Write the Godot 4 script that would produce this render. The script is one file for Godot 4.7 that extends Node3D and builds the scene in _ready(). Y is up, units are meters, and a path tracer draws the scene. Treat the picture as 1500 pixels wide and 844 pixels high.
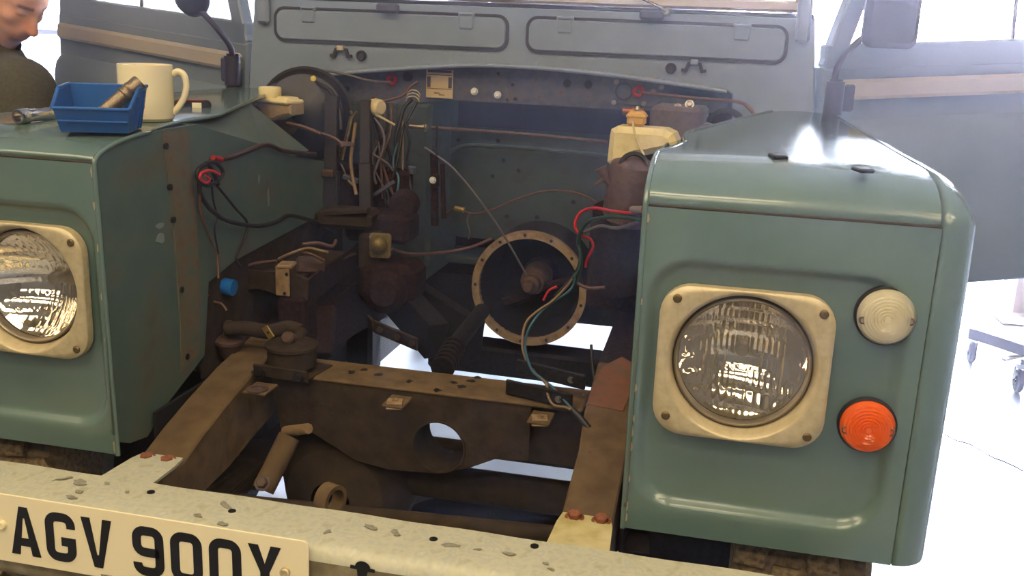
extends Node3D
# A workshop with an old green four-wheel-drive vehicle whose bonnet, grille and engine are off.
# Vehicle axes: x across (0 = centre line), y up from the floor, z forward (0 = front face of the wings).

var M := {}
var rng := RandomNumberGenerator.new()
var car: Node3D

func V(x: float, y: float, z: float) -> Vector3:
	return Vector3(x, y, z)

# ---------------------------------------------------------------- materials
func mat(key: String, col: Color, rough := 0.6, metal := 0.0, spec := 0.5) -> StandardMaterial3D:
	var m := StandardMaterial3D.new()
	m.resource_name = key
	m.albedo_color = col
	m.roughness = rough
	m.metallic = metal
	m.metallic_specular = spec
	M[key] = m
	return m

func noise_tex(seed_: int, freq: float, stops: Array, cols: Array, as_normal := false, oct := 4, size := 512) -> NoiseTexture2D:
	var n := FastNoiseLite.new()
	n.seed = seed_
	n.noise_type = FastNoiseLite.TYPE_SIMPLEX_SMOOTH
	n.frequency = freq
	n.fractal_octaves = oct
	var t := NoiseTexture2D.new()
	t.width = size
	t.height = size
	t.seamless = true
	t.noise = n
	if as_normal:
		t.as_normal_map = true
		t.bump_strength = 4.0
	else:
		var g := Gradient.new()
		g.offsets = PackedFloat32Array(stops)
		g.colors = PackedColorArray(cols)
		t.color_ramp = g
	return t

# a surface whose colour wanders between given tones; scale = texture repeats per metre
func mottled(key: String, seed_: int, freq: float, stops: Array, cols: Array, rough: float, scale: float, metal := 0.0, bump := 0.0) -> StandardMaterial3D:
	var m := mat(key, Color.WHITE, rough, metal)
	m.albedo_texture = noise_tex(seed_, freq, stops, cols)
	m.uv1_triplanar = true
	m.uv1_scale = Vector3.ONE * scale
	if bump > 0.0:
		m.normal_enabled = true
		m.normal_scale = bump
		m.normal_texture = noise_tex(seed_ + 50, freq * 2.5, [], [], true)
	return m

func glass(key: String, col: Color, alpha: float, rough := 0.02) -> StandardMaterial3D:
	var m := mat(key, Color(col.r, col.g, col.b, alpha), rough)
	m.transparency = BaseMaterial3D.TRANSPARENCY_ALPHA
	return m

func solid_glass(key: String, col: Color, rough := 0.02) -> StandardMaterial3D:
	var m := mat(key, Color(col.r, col.g, col.b, 0.0), rough)
	m.refraction_enabled = true
	m.refraction_scale = 0.05
	return m

# ---------------------------------------------------------------- nodes
func st_new() -> SurfaceTool:
	var st := SurfaceTool.new()
	st.begin(Mesh.PRIMITIVE_TRIANGLES)
	st.set_smooth_group(0xFFFFFFFF)
	return st

func done(st: SurfaceTool) -> ArrayMesh:
	st.generate_normals()
	return st.commit()

func put(called: String, st, m: Material, parent: Node = null) -> MeshInstance3D:
	var o := MeshInstance3D.new()
	o.name = called
	o.mesh = done(st) if st is SurfaceTool else st
	o.material_override = m
	(parent if parent else self).add_child(o, true)
	return o

func node(called: String, parent: Node = null, at := Vector3.ZERO) -> Node3D:
	var o := Node3D.new()
	o.name = called
	o.position = at
	(parent if parent else self).add_child(o, true)
	return o

func tag(o: Node, label: String, category: String, group := "") -> Node:
	o.set_meta("label", label)
	o.set_meta("category", category)
	if group:
		o.set_meta("group", group)
	return o

func structure(o: Node, label: String, category: String) -> Node:
	o.set_meta("kind", "structure")
	return tag(o, label, category)

# ---------------------------------------------------------------- shapes
func tri(st: SurfaceTool, a: Vector3, b: Vector3, c: Vector3) -> void:   # counter-clockwise seen from outside
	st.add_vertex(a)
	st.add_vertex(c)
	st.add_vertex(b)

func quad(st: SurfaceTool, a: Vector3, b: Vector3, c: Vector3, d: Vector3) -> void:
	tri(st, a, b, c)
	tri(st, a, c, d)

func cquad(st: SurfaceTool, p: Array, mid: Vector3) -> void:   # convex face turned away from mid
	var n: Vector3 = (p[1] - p[0]).cross(p[2] - p[0])
	var c := Vector3.ZERO
	for q in p:
		c += q
	c /= p.size()
	if n.dot(c - mid) < 0.0:
		p.reverse()
	for i in range(1, p.size() - 1):
		tri(st, p[0], p[i], p[i + 1])

func box(st: SurfaceTool, c: Vector3, size: Vector3, b := Basis.IDENTITY, bev := 0.002) -> void:
	var h := size * 0.5
	bev = minf(bev, minf(h.x, minf(h.y, h.z)) * 0.9)
	var g := h - Vector3.ONE * bev
	var vv := {}
	for sx in [-1, 1]:
		for sy in [-1, 1]:
			for sz in [-1, 1]:
				vv[[sx, sy, sz, 0]] = c + b * Vector3(sx * h.x, sy * g.y, sz * g.z)
				vv[[sx, sy, sz, 1]] = c + b * Vector3(sx * g.x, sy * h.y, sz * g.z)
				vv[[sx, sy, sz, 2]] = c + b * Vector3(sx * g.x, sy * g.y, sz * h.z)
				cquad(st, [vv[[sx, sy, sz, 0]], vv[[sx, sy, sz, 1]], vv[[sx, sy, sz, 2]]], c)
	for s in [-1, 1]:
		cquad(st, [vv[[s, -1, -1, 0]], vv[[s, 1, -1, 0]], vv[[s, 1, 1, 0]], vv[[s, -1, 1, 0]]], c)
		cquad(st, [vv[[-1, s, -1, 1]], vv[[1, s, -1, 1]], vv[[1, s, 1, 1]], vv[[-1, s, 1, 1]]], c)
		cquad(st, [vv[[-1, -1, s, 2]], vv[[1, -1, s, 2]], vv[[1, 1, s, 2]], vv[[-1, 1, s, 2]]], c)
		for t in [-1, 1]:
			cquad(st, [vv[[s, t, -1, 0]], vv[[s, t, 1, 0]], vv[[s, t, 1, 1]], vv[[s, t, -1, 1]]], c)
			cquad(st, [vv[[s, -1, t, 0]], vv[[s, 1, t, 0]], vv[[s, 1, t, 2]], vv[[s, -1, t, 2]]], c)
			cquad(st, [vv[[-1, s, t, 1]], vv[[1, s, t, 1]], vv[[1, s, t, 2]], vv[[-1, s, t, 2]]], c)

# a bar of square-ish section between two points; up gives the direction of its height
func bar(st: SurfaceTool, a: Vector3, b: Vector3, w: float, h: float, up := Vector3.UP, bev := 0.002) -> void:
	var z := (b - a).normalized()
	var x := up.cross(z).normalized()
	if x.length() < 0.5:
		x = Vector3.RIGHT
	var y := z.cross(x)
	box(st, (a + b) * 0.5, Vector3(w, h, a.distance_to(b)), Basis(x, y, z), bev)

func smooth_pts(p: Array, n: int) -> PackedVector3Array:
	var out := PackedVector3Array()
	if p.size() == 2:
		return PackedVector3Array(p)
	for i in p.size() - 1:
		var a: Vector3 = p[max(i - 1, 0)]
		var b: Vector3 = p[i]
		var c: Vector3 = p[i + 1]
		var d: Vector3 = p[min(i + 2, p.size() - 1)]
		for k in n:
			out.append(b.cubic_interpolate(c, a, d, float(k) / n))
	out.append(p[-1])
	return out

func tube(st: SurfaceTool, pts: Array, r: float, sides := 8, n := 6, r_end := -1.0) -> void:
	var p := smooth_pts(pts, n)
	if r_end < 0.0:
		r_end = r
	var rings := []
	var up := Vector3(0.31, 0.77, 0.55).normalized()
	for i in p.size():
		var t := (p[min(i + 1, p.size() - 1)] - p[max(i - 1, 0)]).normalized()
		var x := (up - t * up.dot(t)).normalized()
		up = x
		var y := t.cross(x)
		var ring := []
		var rr := lerpf(r, r_end, float(i) / (p.size() - 1))
		for k in sides:
			var a := TAU * k / sides
			ring.append(p[i] + (x * cos(a) + y * sin(a)) * rr)
		rings.append(ring)
	st.set_smooth_group(1)
	for i in rings.size() - 1:
		for k in sides:
			var k2 := (k + 1) % sides
			quad(st, rings[i][k], rings[i][k2], rings[i + 1][k2], rings[i + 1][k])
	st.set_smooth_group(0xFFFFFFFF)
	for k in range(1, sides - 1):
		tri(st, rings[0][0], rings[0][k + 1], rings[0][k])
		tri(st, rings[-1][0], rings[-1][k], rings[-1][k + 1])

func cyl(st: SurfaceTool, a: Vector3, b: Vector3, r: float, sides := 20, r2 := -1.0) -> void:
	tube(st, [a, b], r, sides, 1, r2)

# turned shape: prof = [Vector2(radius, height)], turned round the z axis of xf
func lathe(st: SurfaceTool, prof: Array, xf: Transform3D, segs := 32) -> void:
	var grp := 1
	for i in prof.size() - 1:
		var a: Vector2 = prof[i]
		var b: Vector2 = prof[i + 1]
		if i > 0:
			var q: Vector2 = a - prof[i - 1]
			if absf(q.angle_to(b - a)) > 0.6:
				grp += 1
		st.set_smooth_group(grp)
		for k in segs:
			var t0 := TAU * k / segs
			var t1 := TAU * (k + 1) / segs
			var p := func(v: Vector2, t: float) -> Vector3: return xf * Vector3(v.x * cos(t), v.x * sin(t), v.y)
			if a.x > 1e-5 and b.x > 1e-5:
				quad(st, p.call(a, t0), p.call(a, t1), p.call(b, t1), p.call(b, t0))
			elif a.x > 1e-5:
				tri(st, p.call(a, t0), p.call(a, t1), p.call(b, t0))
			elif b.x > 1e-5:
				tri(st, p.call(a, t0), p.call(b, t1), p.call(b, t0))
	st.set_smooth_group(0xFFFFFFFF)

# frame whose z axis points along d
func facing(at: Vector3, d: Vector3, up := Vector3.UP) -> Transform3D:
	var z := d.normalized()
	var x := up.cross(z)
	x = Vector3.RIGHT if x.length() < 0.01 else x.normalized()
	return Transform3D(Basis(x, z.cross(x), z), at)

# flat polygon (x, y of xf) with thickness: front at z = 0, back at z = -depth
func prism(st: SurfaceTool, poly: Array, depth: float, xf := Transform3D.IDENTITY, bev := 0.0) -> void:
	var p := PackedVector2Array(poly)
	if Geometry2D.is_polygon_clockwise(p):
		p.reverse()
	var inner := p
	if bev > 0.0:
		var off := PackedVector2Array()
		for i in p.size():
			var a := p[(i + p.size() - 1) % p.size()]
			var b := p[i]
			var c := p[(i + 1) % p.size()]
			var n1 := (b - a).orthogonal().normalized() * -1.0
			var n2 := (c - b).orthogonal().normalized() * -1.0
			if n1.dot(Vector2(-(b - a).y, (b - a).x)) < 0.0:
				n1 = -n1
			if n2.dot(Vector2(-(c - b).y, (c - b).x)) < 0.0:
				n2 = -n2
			var m := (n1 + n2).normalized()
			off.append(b + m * bev / maxf(0.4, m.dot(n1)))
		inner = off
	var idx := Geometry2D.triangulate_polygon(inner)
	var w := func(v: Vector2, z: float) -> Vector3: return xf * Vector3(v.x, v.y, z)
	for i in range(0, idx.size(), 3):
		var a := inner[idx[i]]
		var b := inner[idx[i + 1]]
		var c := inner[idx[i + 2]]
		if (b - a).cross(c - a) < 0.0:
			var s := b
			b = c
			c = s
		tri(st, w.call(a, 0.0), w.call(b, 0.0), w.call(c, 0.0))
		tri(st, w.call(a, -depth), w.call(c, -depth), w.call(b, -depth))
	for i in p.size():
		var j := (i + 1) % p.size()
		if bev > 0.0:
			quad(st, w.call(inner[j], 0.0), w.call(inner[i], 0.0), w.call(p[i], -bev), w.call(p[j], -bev))
			quad(st, w.call(p[j], -bev), w.call(p[i], -bev), w.call(p[i], -depth + bev), w.call(p[j], -depth + bev))
			quad(st, w.call(p[j], -depth + bev), w.call(p[i], -depth + bev), w.call(inner[i], -depth), w.call(inner[j], -depth))
		else:
			quad(st, w.call(p[j], 0.0), w.call(p[i], 0.0), w.call(p[i], -depth), w.call(p[j], -depth))

# prism with one round hole: the outline is cut at the hole into an upper and a lower half
func prism_hole(st: SurfaceTool, poly: Array, c: Vector2, r: float, depth: float, xf := Transform3D.IDENTITY, n := 24) -> void:
	var big := 10.0
	var outer := PackedVector2Array(poly)
	if Geometry2D.is_polygon_clockwise(outer):
		outer.reverse()
	for half in [0, 1]:
		var y0 := c.y if half == 0 else c.y - big
		var clip := PackedVector2Array([Vector2(-big, y0), Vector2(big, y0), Vector2(big, y0 + big), Vector2(-big, y0 + big)])
		var disc := PackedVector2Array()
		for k in n:
			disc.append(c + Vector2.from_angle(TAU * (k + 0.5) / n) * r)
		for part in Geometry2D.intersect_polygons(outer, clip):
			for q in Geometry2D.clip_polygons(part, disc):
				if not Geometry2D.is_polygon_clockwise(q):
					prism(st, Array(q), depth, xf)

func round_rect(w: float, h: float, r: float, n := 6, c := Vector2.ZERO) -> Array:
	var out := []
	for k in 4:
		var cc := Vector2((1 if k in [0, 3] else -1) * (w / 2 - r), (1 if k < 2 else -1) * (h / 2 - r))
		for i in n + 1:
			out.append(c + cc + Vector2.from_angle(PI / 2 * (k + float(i) / n)) * r)
	return out

func circle2(r: float, n := 24, c := Vector2.ZERO) -> Array:
	var out := []
	for i in n:
		out.append(c + Vector2.from_angle(TAU * i / n) * r)
	return out

# frame of constant width round an outline
func outline(st: SurfaceTool, poly: Array, w: float, depth: float, xf: Transform3D, closed := true) -> void:
	ribbon(st, poly, w, depth, xf, closed)

# stroke of width w along a 2D line, mitred, with thickness
func ribbon(st: SurfaceTool, p: Array, w: float, depth: float, xf: Transform3D, closed := false) -> void:
	var l := []
	var r := []
	var n := p.size()
	for i in n:
		var a: Vector2 = p[(i + n - 1) % n] if closed or i > 0 else p[0]
		var b: Vector2 = p[i]
		var c: Vector2 = p[(i + 1) % n] if closed or i < n - 1 else p[-1]
		var d1: Vector2 = (b - a).normalized()
		var d2: Vector2 = (c - b).normalized()
		if d1 == Vector2.ZERO:
			d1 = d2
		if d2 == Vector2.ZERO:
			d2 = d1
		var m := Vector2(-(d1 + d2).y, (d1 + d2).x).normalized()
		var k := w * 0.5 / maxf(0.35, m.dot(Vector2(-d1.y, d1.x)))
		l.append(b + m * k)
		r.append(b - m * k)
	var q := func(v: Vector2, z: float) -> Vector3: return xf * Vector3(v.x, v.y, z)
	for i in (n if closed else n - 1):
		var j := (i + 1) % n
		quad(st, q.call(r[i], 0.0), q.call(r[j], 0.0), q.call(l[j], 0.0), q.call(l[i], 0.0))
		quad(st, q.call(l[i], -depth), q.call(l[j], -depth), q.call(r[j], -depth), q.call(r[i], -depth))
		quad(st, q.call(l[i], 0.0), q.call(l[j], 0.0), q.call(l[j], -depth), q.call(l[i], -depth))
		quad(st, q.call(r[j], 0.0), q.call(r[i], 0.0), q.call(r[i], -depth), q.call(r[j], -depth))
	if not closed:
		quad(st, q.call(r[0], 0.0), q.call(l[0], 0.0), q.call(l[0], -depth), q.call(r[0], -depth))
		quad(st, q.call(l[-1], 0.0), q.call(r[-1], 0.0), q.call(r[-1], -depth), q.call(l[-1], -depth))

# curved sheet metal: rows of points, thickened away from the outside (outside = side where rows x columns turn counter-clockwise)
func sheet(st: SurfaceTool, rows: Array, th := 0.003, flip := false, hole := Vector3.ZERO, hole_r := 0.0) -> void:
	var nu := rows.size()
	var nv: int = rows[0].size()
	var back := []
	for i in nu:
		var line := []
		for j in nv:
			var du: Vector3 = rows[min(i + 1, nu - 1)][j] - rows[max(i - 1, 0)][j]
			var dv: Vector3 = rows[i][min(j + 1, nv - 1)] - rows[i][max(j - 1, 0)]
			var n := du.cross(dv).normalized() * (-1.0 if flip else 1.0)
			line.append(rows[i][j] - n * th)
		back.append(line)
	var q := func(a, b, c, d, rev: bool) -> void:
		if rev != flip:
			quad(st, d, c, b, a)
		else:
			quad(st, a, b, c, d)
	st.set_smooth_group(1)
	for i in nu - 1:
		for j in nv - 1:
			if hole_r > 0.0 and ((rows[i][j] + rows[i + 1][j + 1]) * 0.5 - hole).length() < hole_r:
				continue
			q.call(rows[i][j], rows[i + 1][j], rows[i + 1][j + 1], rows[i][j + 1], false)
	st.set_smooth_group(2)
	for i in nu - 1:
		for j in nv - 1:
			if hole_r > 0.0 and ((rows[i][j] + rows[i + 1][j + 1]) * 0.5 - hole).length() < hole_r:
				continue
			q.call(back[i][j], back[i + 1][j], back[i + 1][j + 1], back[i][j + 1], true)
	st.set_smooth_group(0xFFFFFFFF)
	for i in nu - 1:
		q.call(rows[i + 1][0], rows[i][0], back[i][0], back[i + 1][0], false)
		q.call(rows[i][nv - 1], rows[i + 1][nv - 1], back[i + 1][nv - 1], back[i][nv - 1], false)
	for j in nv - 1:
		q.call(rows[0][j], rows[0][j + 1], back[0][j + 1], back[0][j], false)
		q.call(rows[nu - 1][j + 1], rows[nu - 1][j], back[nu - 1][j], back[nu - 1][j + 1], false)

func rr_sdf(p: Vector2, c: Vector2, h: Vector2, r: float) -> float:
	var q := (p - c).abs() - h + Vector2(r, r)
	return Vector2(maxf(q.x, 0), maxf(q.y, 0)).length() + minf(maxf(q.x, q.y), 0) - r

func hexbolt(st: SurfaceTool, at: Vector3, d: Vector3, r := 0.009, h := 0.008) -> void:
	var xf := facing(at, d)
	lathe(st, [Vector2(r * 1.45, 0), Vector2(r * 1.45, h * 0.2), Vector2(r, h * 0.2)], xf, 14)
	lathe(st, [Vector2(r, h * 0.2), Vector2(r, h * 0.85), Vector2(r * 0.8, h), Vector2(0, h)], xf, 6)

func wire(called: String, pts: Array, r: float, m: Material, parent: Node = null) -> MeshInstance3D:
	var st := st_new()
	tube(st, pts, r, 6, 6)
	return put(called, st, m, parent if parent else car)

# ---------------------------------------------------------------- the scene
func _ready() -> void:
	rng.seed = 7
	var cam := Camera3D.new()
	cam.name = "camera"
	cam.position = Vector3(0.5372, 1.2893, 1.3524)
	cam.rotation = Vector3(-0.25283, 0.21693, 0.04065)
	cam.fov = 31.817
	cam.near = 0.05
	cam.current = true
	add_child(cam)
	var env := Environment.new()
	env.background_mode = Environment.BG_SKY
	var sky := Sky.new()
	var sm := ProceduralSkyMaterial.new()
	sm.sky_top_color = Color(0.80, 0.88, 1.0)
	sm.sky_horizon_color = Color(1.0, 1.0, 1.0)
	sm.ground_horizon_color = Color(0.9, 0.9, 0.9)
	sm.ground_bottom_color = Color(0.6, 0.6, 0.6)
	sm.sky_energy_multiplier = 11.0
	sm.ground_energy_multiplier = 3.5
	sky.sky_material = sm
	env.sky = sky
	env.ambient_light_source = Environment.AMBIENT_SOURCE_SKY
	env.tonemap_mode = Environment.TONE_MAPPER_LINEAR
	env.tonemap_exposure = 1.0
	# thin haze added to stand in for veiling glare in the lens
	env.volumetric_fog_enabled = true
	env.volumetric_fog_density = 0.028
	env.volumetric_fog_albedo = Color(0.90, 0.89, 1.0)
	env.volumetric_fog_anisotropy = 0.76
	env.sdfgi_enabled = true
	env.ssao_enabled = true
	env.ssil_enabled = true
	var we := WorldEnvironment.new()
	we.name = "world_environment"
	we.environment = env
	add_child(we)
	materials()
	lamps()
	room()
	car = node("off_road_vehicle")
	tag(car, "old green four-wheel-drive vehicle with its bonnet, grille and engine removed, doors open", "vehicle")
	wing(1)
	wing(-1)
	bulkhead()
	chassis()
	bumper()
	number_plate()
	headlamp(1)
	headlamp(-1)
	side_lamps()
	doors()
	windscreen()
	engine_bay_back()
	engine_bay_left()
	engine_bay_right()
	wiring()
	wheels()
	rear_body()
	things_on_wing()
	background_things()
	person()

func materials() -> void:
	var p := mottled("green_paint", 3, 0.006, [0.0, 0.45, 0.62, 1.0], [Color(0.350, 0.440, 0.420), Color(0.372, 0.460, 0.438), Color(0.384, 0.470, 0.446), Color(0.405, 0.485, 0.455)], 0.27, 1.2)
	p.clearcoat_enabled = true
	p.clearcoat = 0.8
	p.clearcoat_roughness = 0.09
	p.metallic_specular = 0.5
	var pb := mottled("bulkhead_paint_hazed", 13, 0.008, [0.0, 0.5, 1.0], [Color(0.47, 0.52, 0.565), Color(0.50, 0.545, 0.59), Color(0.52, 0.56, 0.60)], 0.40, 1.2)  # veil of haze put into this lighter, bluer paint colour
	pb.clearcoat_enabled = true
	pb.clearcoat = 0.2
	mottled("dusty_paint", 5, 0.008, [0.0, 0.45, 0.6, 0.8, 1.0], [Color(0.30, 0.365, 0.335), Color(0.325, 0.39, 0.36), Color(0.345, 0.395, 0.355), Color(0.37, 0.38, 0.33), Color(0.34, 0.335, 0.29)], 0.5, 1.6)
	mottled("grimy_paint", 6, 0.010, [0.0, 0.5, 0.7, 1.0], [Color(0.20, 0.245, 0.25), Color(0.235, 0.28, 0.28), Color(0.25, 0.275, 0.27), Color(0.22, 0.21, 0.20)], 0.55, 2.0)
	mottled("dirty_flange", 7, 0.012, [0.0, 0.35, 0.6, 1.0], [Color(0.33, 0.37, 0.33), Color(0.39, 0.385, 0.32), Color(0.42, 0.37, 0.28), Color(0.38, 0.31, 0.23)], 0.75, 3.0)
	mottled("dirt_rail", 8, 0.012, [0.0, 0.35, 0.6, 0.85, 1.0], [Color(0.34, 0.27, 0.20), Color(0.38, 0.31, 0.23), Color(0.41, 0.34, 0.25), Color(0.44, 0.36, 0.27), Color(0.40, 0.30, 0.22)], 0.85, 3.0, 0.0, 0.35)
	M.dirt_rail.metallic_specular = 0.2
	mottled("dirt_dark", 9, 0.014, [0.0, 0.4, 0.7, 1.0], [Color(0.19, 0.16, 0.135), Color(0.225, 0.19, 0.155), Color(0.25, 0.21, 0.17), Color(0.28, 0.23, 0.18)], 0.85, 3.0, 0.0, 0.35)
	M.dirt_dark.metallic_specular = 0.2
	mottled("rust_red", 10, 0.03, [0.0, 0.4, 0.7, 1.0], [Color(0.36, 0.22, 0.16), Color(0.52, 0.30, 0.20), Color(0.56, 0.34, 0.24), Color(0.38, 0.29, 0.22)], 0.9, 6.0, 0.0, 0.8)
	mottled("rust_brown", 11, 0.014, [0.0, 0.4, 0.65, 1.0], [Color(0.25, 0.19, 0.17), Color(0.31, 0.235, 0.205), Color(0.35, 0.27, 0.235), Color(0.29, 0.21, 0.175)], 0.6, 5.0, 0.0, 0.3)
	mottled("black_iron", 12, 0.03, [0.0, 0.5, 1.0], [Color(0.07, 0.065, 0.07), Color(0.12, 0.11, 0.115), Color(0.18, 0.155, 0.14)], 0.7, 5.0, 0.0, 0.4)
	M.black_iron.metallic_specular = 0.3
	var gv := mottled("galvanised", 14, 0.012, [0.0, 0.3, 0.5, 0.7, 1.0], [Color(0.64, 0.63, 0.55), Color(0.74, 0.73, 0.64), Color(0.78, 0.77, 0.68), Color(0.72, 0.72, 0.66), Color(0.82, 0.81, 0.72)], 0.55, 5.0, 0.15, 0.2)
	gv.metallic_specular = 0.45
	mottled("yellowed_zinc", 15, 0.010, [0.0, 0.5, 1.0], [Color(0.66, 0.60, 0.40), Color(0.75, 0.70, 0.50), Color(0.80, 0.76, 0.60)], 0.6, 4.0)
	mottled("cream_metal", 16, 0.02, [0.0, 0.5, 1.0], [Color(0.70, 0.64, 0.49), Color(0.76, 0.70, 0.56), Color(0.80, 0.74, 0.60)], 0.4, 6.0, 0.25)
	mottled("aluminium_cast", 17, 0.012, [0.0, 0.4, 0.7, 1.0], [Color(0.46, 0.37, 0.27), Color(0.56, 0.46, 0.34), Color(0.62, 0.52, 0.39), Color(0.50, 0.40, 0.29)], 0.6, 5.0, 0.15)
	mottled("oily_shaded", 18, 0.03, [0.0, 0.5, 1.0], [Color(0.10, 0.075, 0.085), Color(0.17, 0.12, 0.12), Color(0.26, 0.18, 0.16)], 0.8, 5.0)  # dark oil; on side beam and rear rail also shade in the colour
	M.oily_shaded.metallic_specular = 0.2
	mottled("tyre_rubber", 19, 0.02, [0.0, 0.4, 0.6, 1.0], [Color(0.34, 0.29, 0.22), Color(0.46, 0.39, 0.29), Color(0.56, 0.48, 0.35), Color(0.60, 0.51, 0.38)], 0.9, 7.0, 0.0, 0.4)
	mottled("washer_plastic", 20, 0.015, [0.0, 0.5, 1.0], [Color(0.80, 0.72, 0.50), Color(0.87, 0.80, 0.58), Color(0.90, 0.84, 0.64)], 0.45, 4.0)
	mottled("floor_paint", 21, 0.006, [0.0, 0.5, 1.0], [Color(0.60, 0.61, 0.62), Color(0.64, 0.65, 0.66), Color(0.68, 0.68, 0.68)], 0.35, 0.5)
	mottled("wall_paint", 22, 0.006, [0.0, 1.0], [Color(0.50, 0.48, 0.45), Color(0.56, 0.54, 0.50)], 0.85, 0.5)
	mat("yard", Color(0.8, 0.8, 0.78), 0.9)
	mottled("jacket_cloth", 23, 0.03, [0.0, 0.5, 1.0], [Color(0.24, 0.22, 0.12), Color(0.31, 0.285, 0.16), Color(0.38, 0.35, 0.20)], 0.95, 6.0)
	mottled("grimy_strip", 32, 0.02, [0.0, 0.5, 0.75, 1.0], [Color(0.26, 0.27, 0.32), Color(0.31, 0.32, 0.37), Color(0.36, 0.33, 0.36), Color(0.30, 0.24, 0.24)], 0.55, 3.0)
	mat("recess_blue", Color(0.21, 0.21, 0.27), 0.6)
	mottled("servo_black", 33, 0.012, [0.0, 0.6, 1.0], [Color(0.10, 0.09, 0.10), Color(0.13, 0.115, 0.125), Color(0.20, 0.165, 0.155)], 0.45, 5.0)
	mat("stay_black", Color(0.15, 0.13, 0.15), 0.55)
	mottled("reservoir_plastic", 34, 0.02, [0.0, 1.0], [Color(0.55, 0.46, 0.34), Color(0.66, 0.57, 0.42)], 0.4, 6.0)
	mat("washer_cap", Color(0.80, 0.62, 0.33), 0.45)
	mottled("heater_grey", 35, 0.02, [0.0, 0.5, 1.0], [Color(0.30, 0.26, 0.27), Color(0.36, 0.32, 0.32), Color(0.40, 0.33, 0.30)], 0.6, 5.0)
	mottled("olive_brass", 36, 0.03, [0.0, 0.5, 1.0], [Color(0.30, 0.26, 0.15), Color(0.45, 0.39, 0.24), Color(0.55, 0.47, 0.30)], 0.45, 8.0, 0.4)
	mottled("sleeve_metal", 37, 0.03, [0.0, 0.5, 1.0], [Color(0.34, 0.28, 0.22), Color(0.50, 0.44, 0.36), Color(0.62, 0.56, 0.48)], 0.4, 20.0, 0.7)
	var ol := mat("oil", Color(0.05, 0.045, 0.045), 0.05)
	ol.normal_enabled = true
	ol.normal_texture = noise_tex(77, 0.05, [], [], true)
	ol.normal_scale = 0.5
	ol.uv1_triplanar = true
	ol.uv1_scale = Vector3.ONE * 6.0
	mat("brass_yellow", Color(0.78, 0.70, 0.30), 0.4)
	mat("dull_dark", Color(0.34, 0.34, 0.38), 0.45, 0.5)
	mat("dark_cloth", Color(0.13, 0.14, 0.18), 0.95)
	mat("rubber", Color(0.09, 0.085, 0.09), 0.7)
	mat("seal", Color(0.20, 0.20, 0.24), 0.7)
	mat("black", Color(0.05, 0.05, 0.055), 0.6)
	mat("plate_white", Color(0.96, 0.91, 0.76), 0.35)
	mat("plate_black", Color(0.06, 0.055, 0.06), 0.4)
	mat("chrome", Color(0.80, 0.78, 0.74), 0.18, 1.0)
	mat("dull_steel", Color(0.62, 0.58, 0.52), 0.38, 0.9)
	mat("reflector", Color(0.97, 0.94, 0.88), 0.03, 1.0)
	mat("screw_steel", Color(0.45, 0.38, 0.28), 0.45, 0.7)
	mat("copper", Color(0.62, 0.38, 0.26), 0.4, 0.8)
	mottled("rust_stain", 41, 0.010, [0.0, 0.35, 0.7, 1.0], [Color(0.40, 0.32, 0.24), Color(0.46, 0.31, 0.22), Color(0.50, 0.31, 0.21), Color(0.40, 0.30, 0.22)], 0.9, 4.0, 0.0, 0.3)
	mat("clamp_grey", Color(0.33, 0.33, 0.40), 0.6)
	mat("wire_loom", Color(0.26, 0.19, 0.16), 0.6)
	mat("bead_paint", Color(0.30, 0.345, 0.34), 0.5)
	mat("rub_mark", Color(0.50, 0.54, 0.52), 0.5)
	mat("seam_brown", Color(0.20, 0.17, 0.13), 0.8)
	mat("chip_beige", Color(0.62, 0.57, 0.46), 0.6)
	mottled("galvanised_grimy_shaded", 44, 0.010, [0.0, 0.4, 0.7, 1.0], [Color(0.44, 0.39, 0.29), Color(0.54, 0.49, 0.38), Color(0.62, 0.57, 0.46), Color(0.48, 0.41, 0.30)], 0.65, 3.0, 0.1)  # brown grime with the shaded front of the bumper mixed in
	mat("bright_zinc", Color(0.86, 0.86, 0.82), 0.35, 0.2)
	mat("pipe_brown", Color(0.40, 0.26, 0.20), 0.45, 0.4)
	mat("brass", Color(0.62, 0.52, 0.30), 0.4, 0.7)
	mottled("zinc_scrape", 31, 0.03, [0.0, 1.0], [Color(0.46, 0.45, 0.39), Color(0.64, 0.62, 0.55)], 0.7, 9.0)
	mat("bakelite", Color(0.80, 0.72, 0.52), 0.5)
	mat("red_rubber", Color(0.62, 0.16, 0.15), 0.6)
	mat("wire_red", Color(0.72, 0.12, 0.15), 0.45)
	mat("wire_black", Color(0.12, 0.11, 0.12), 0.5)
	mat("wire_green", Color(0.16, 0.27, 0.23), 0.5)
	mat("wire_grey", Color(0.38, 0.34, 0.34), 0.5)
	mat("wire_tan", Color(0.47, 0.38, 0.27), 0.5)
	mat("wire_brown", Color(0.36, 0.25, 0.20), 0.5)
	mat("wire_blue", Color(0.20, 0.36, 0.42), 0.5)
	mat("blue_tape", Color(0.10, 0.42, 0.72), 0.4)
	mat("bin_blue", Color(0.09, 0.33, 0.60), 0.38)
	mat("mug_cream", Color(0.93, 0.88, 0.72), 0.25)
	mat("cardboard", Color(0.80, 0.66, 0.46), 0.85)
	mat("strip_alloy", Color(0.80, 0.74, 0.64), 0.45, 0.3)
	mat("maker_plate", Color(0.80, 0.70, 0.52), 0.4, 0.3)
	mat("print_dark", Color(0.28, 0.23, 0.24), 0.6)
	mat("mirror_back", Color(0.17, 0.15, 0.21), 0.5)
	mat("lens_base", Color(0.97, 0.94, 0.82), 0.4)
	mat("amber_base", Color(1.0, 0.62, 0.25), 0.4)
	glass("lens_glass", Color(0.95, 0.95, 0.93), 0.03, 0.03)
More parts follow.
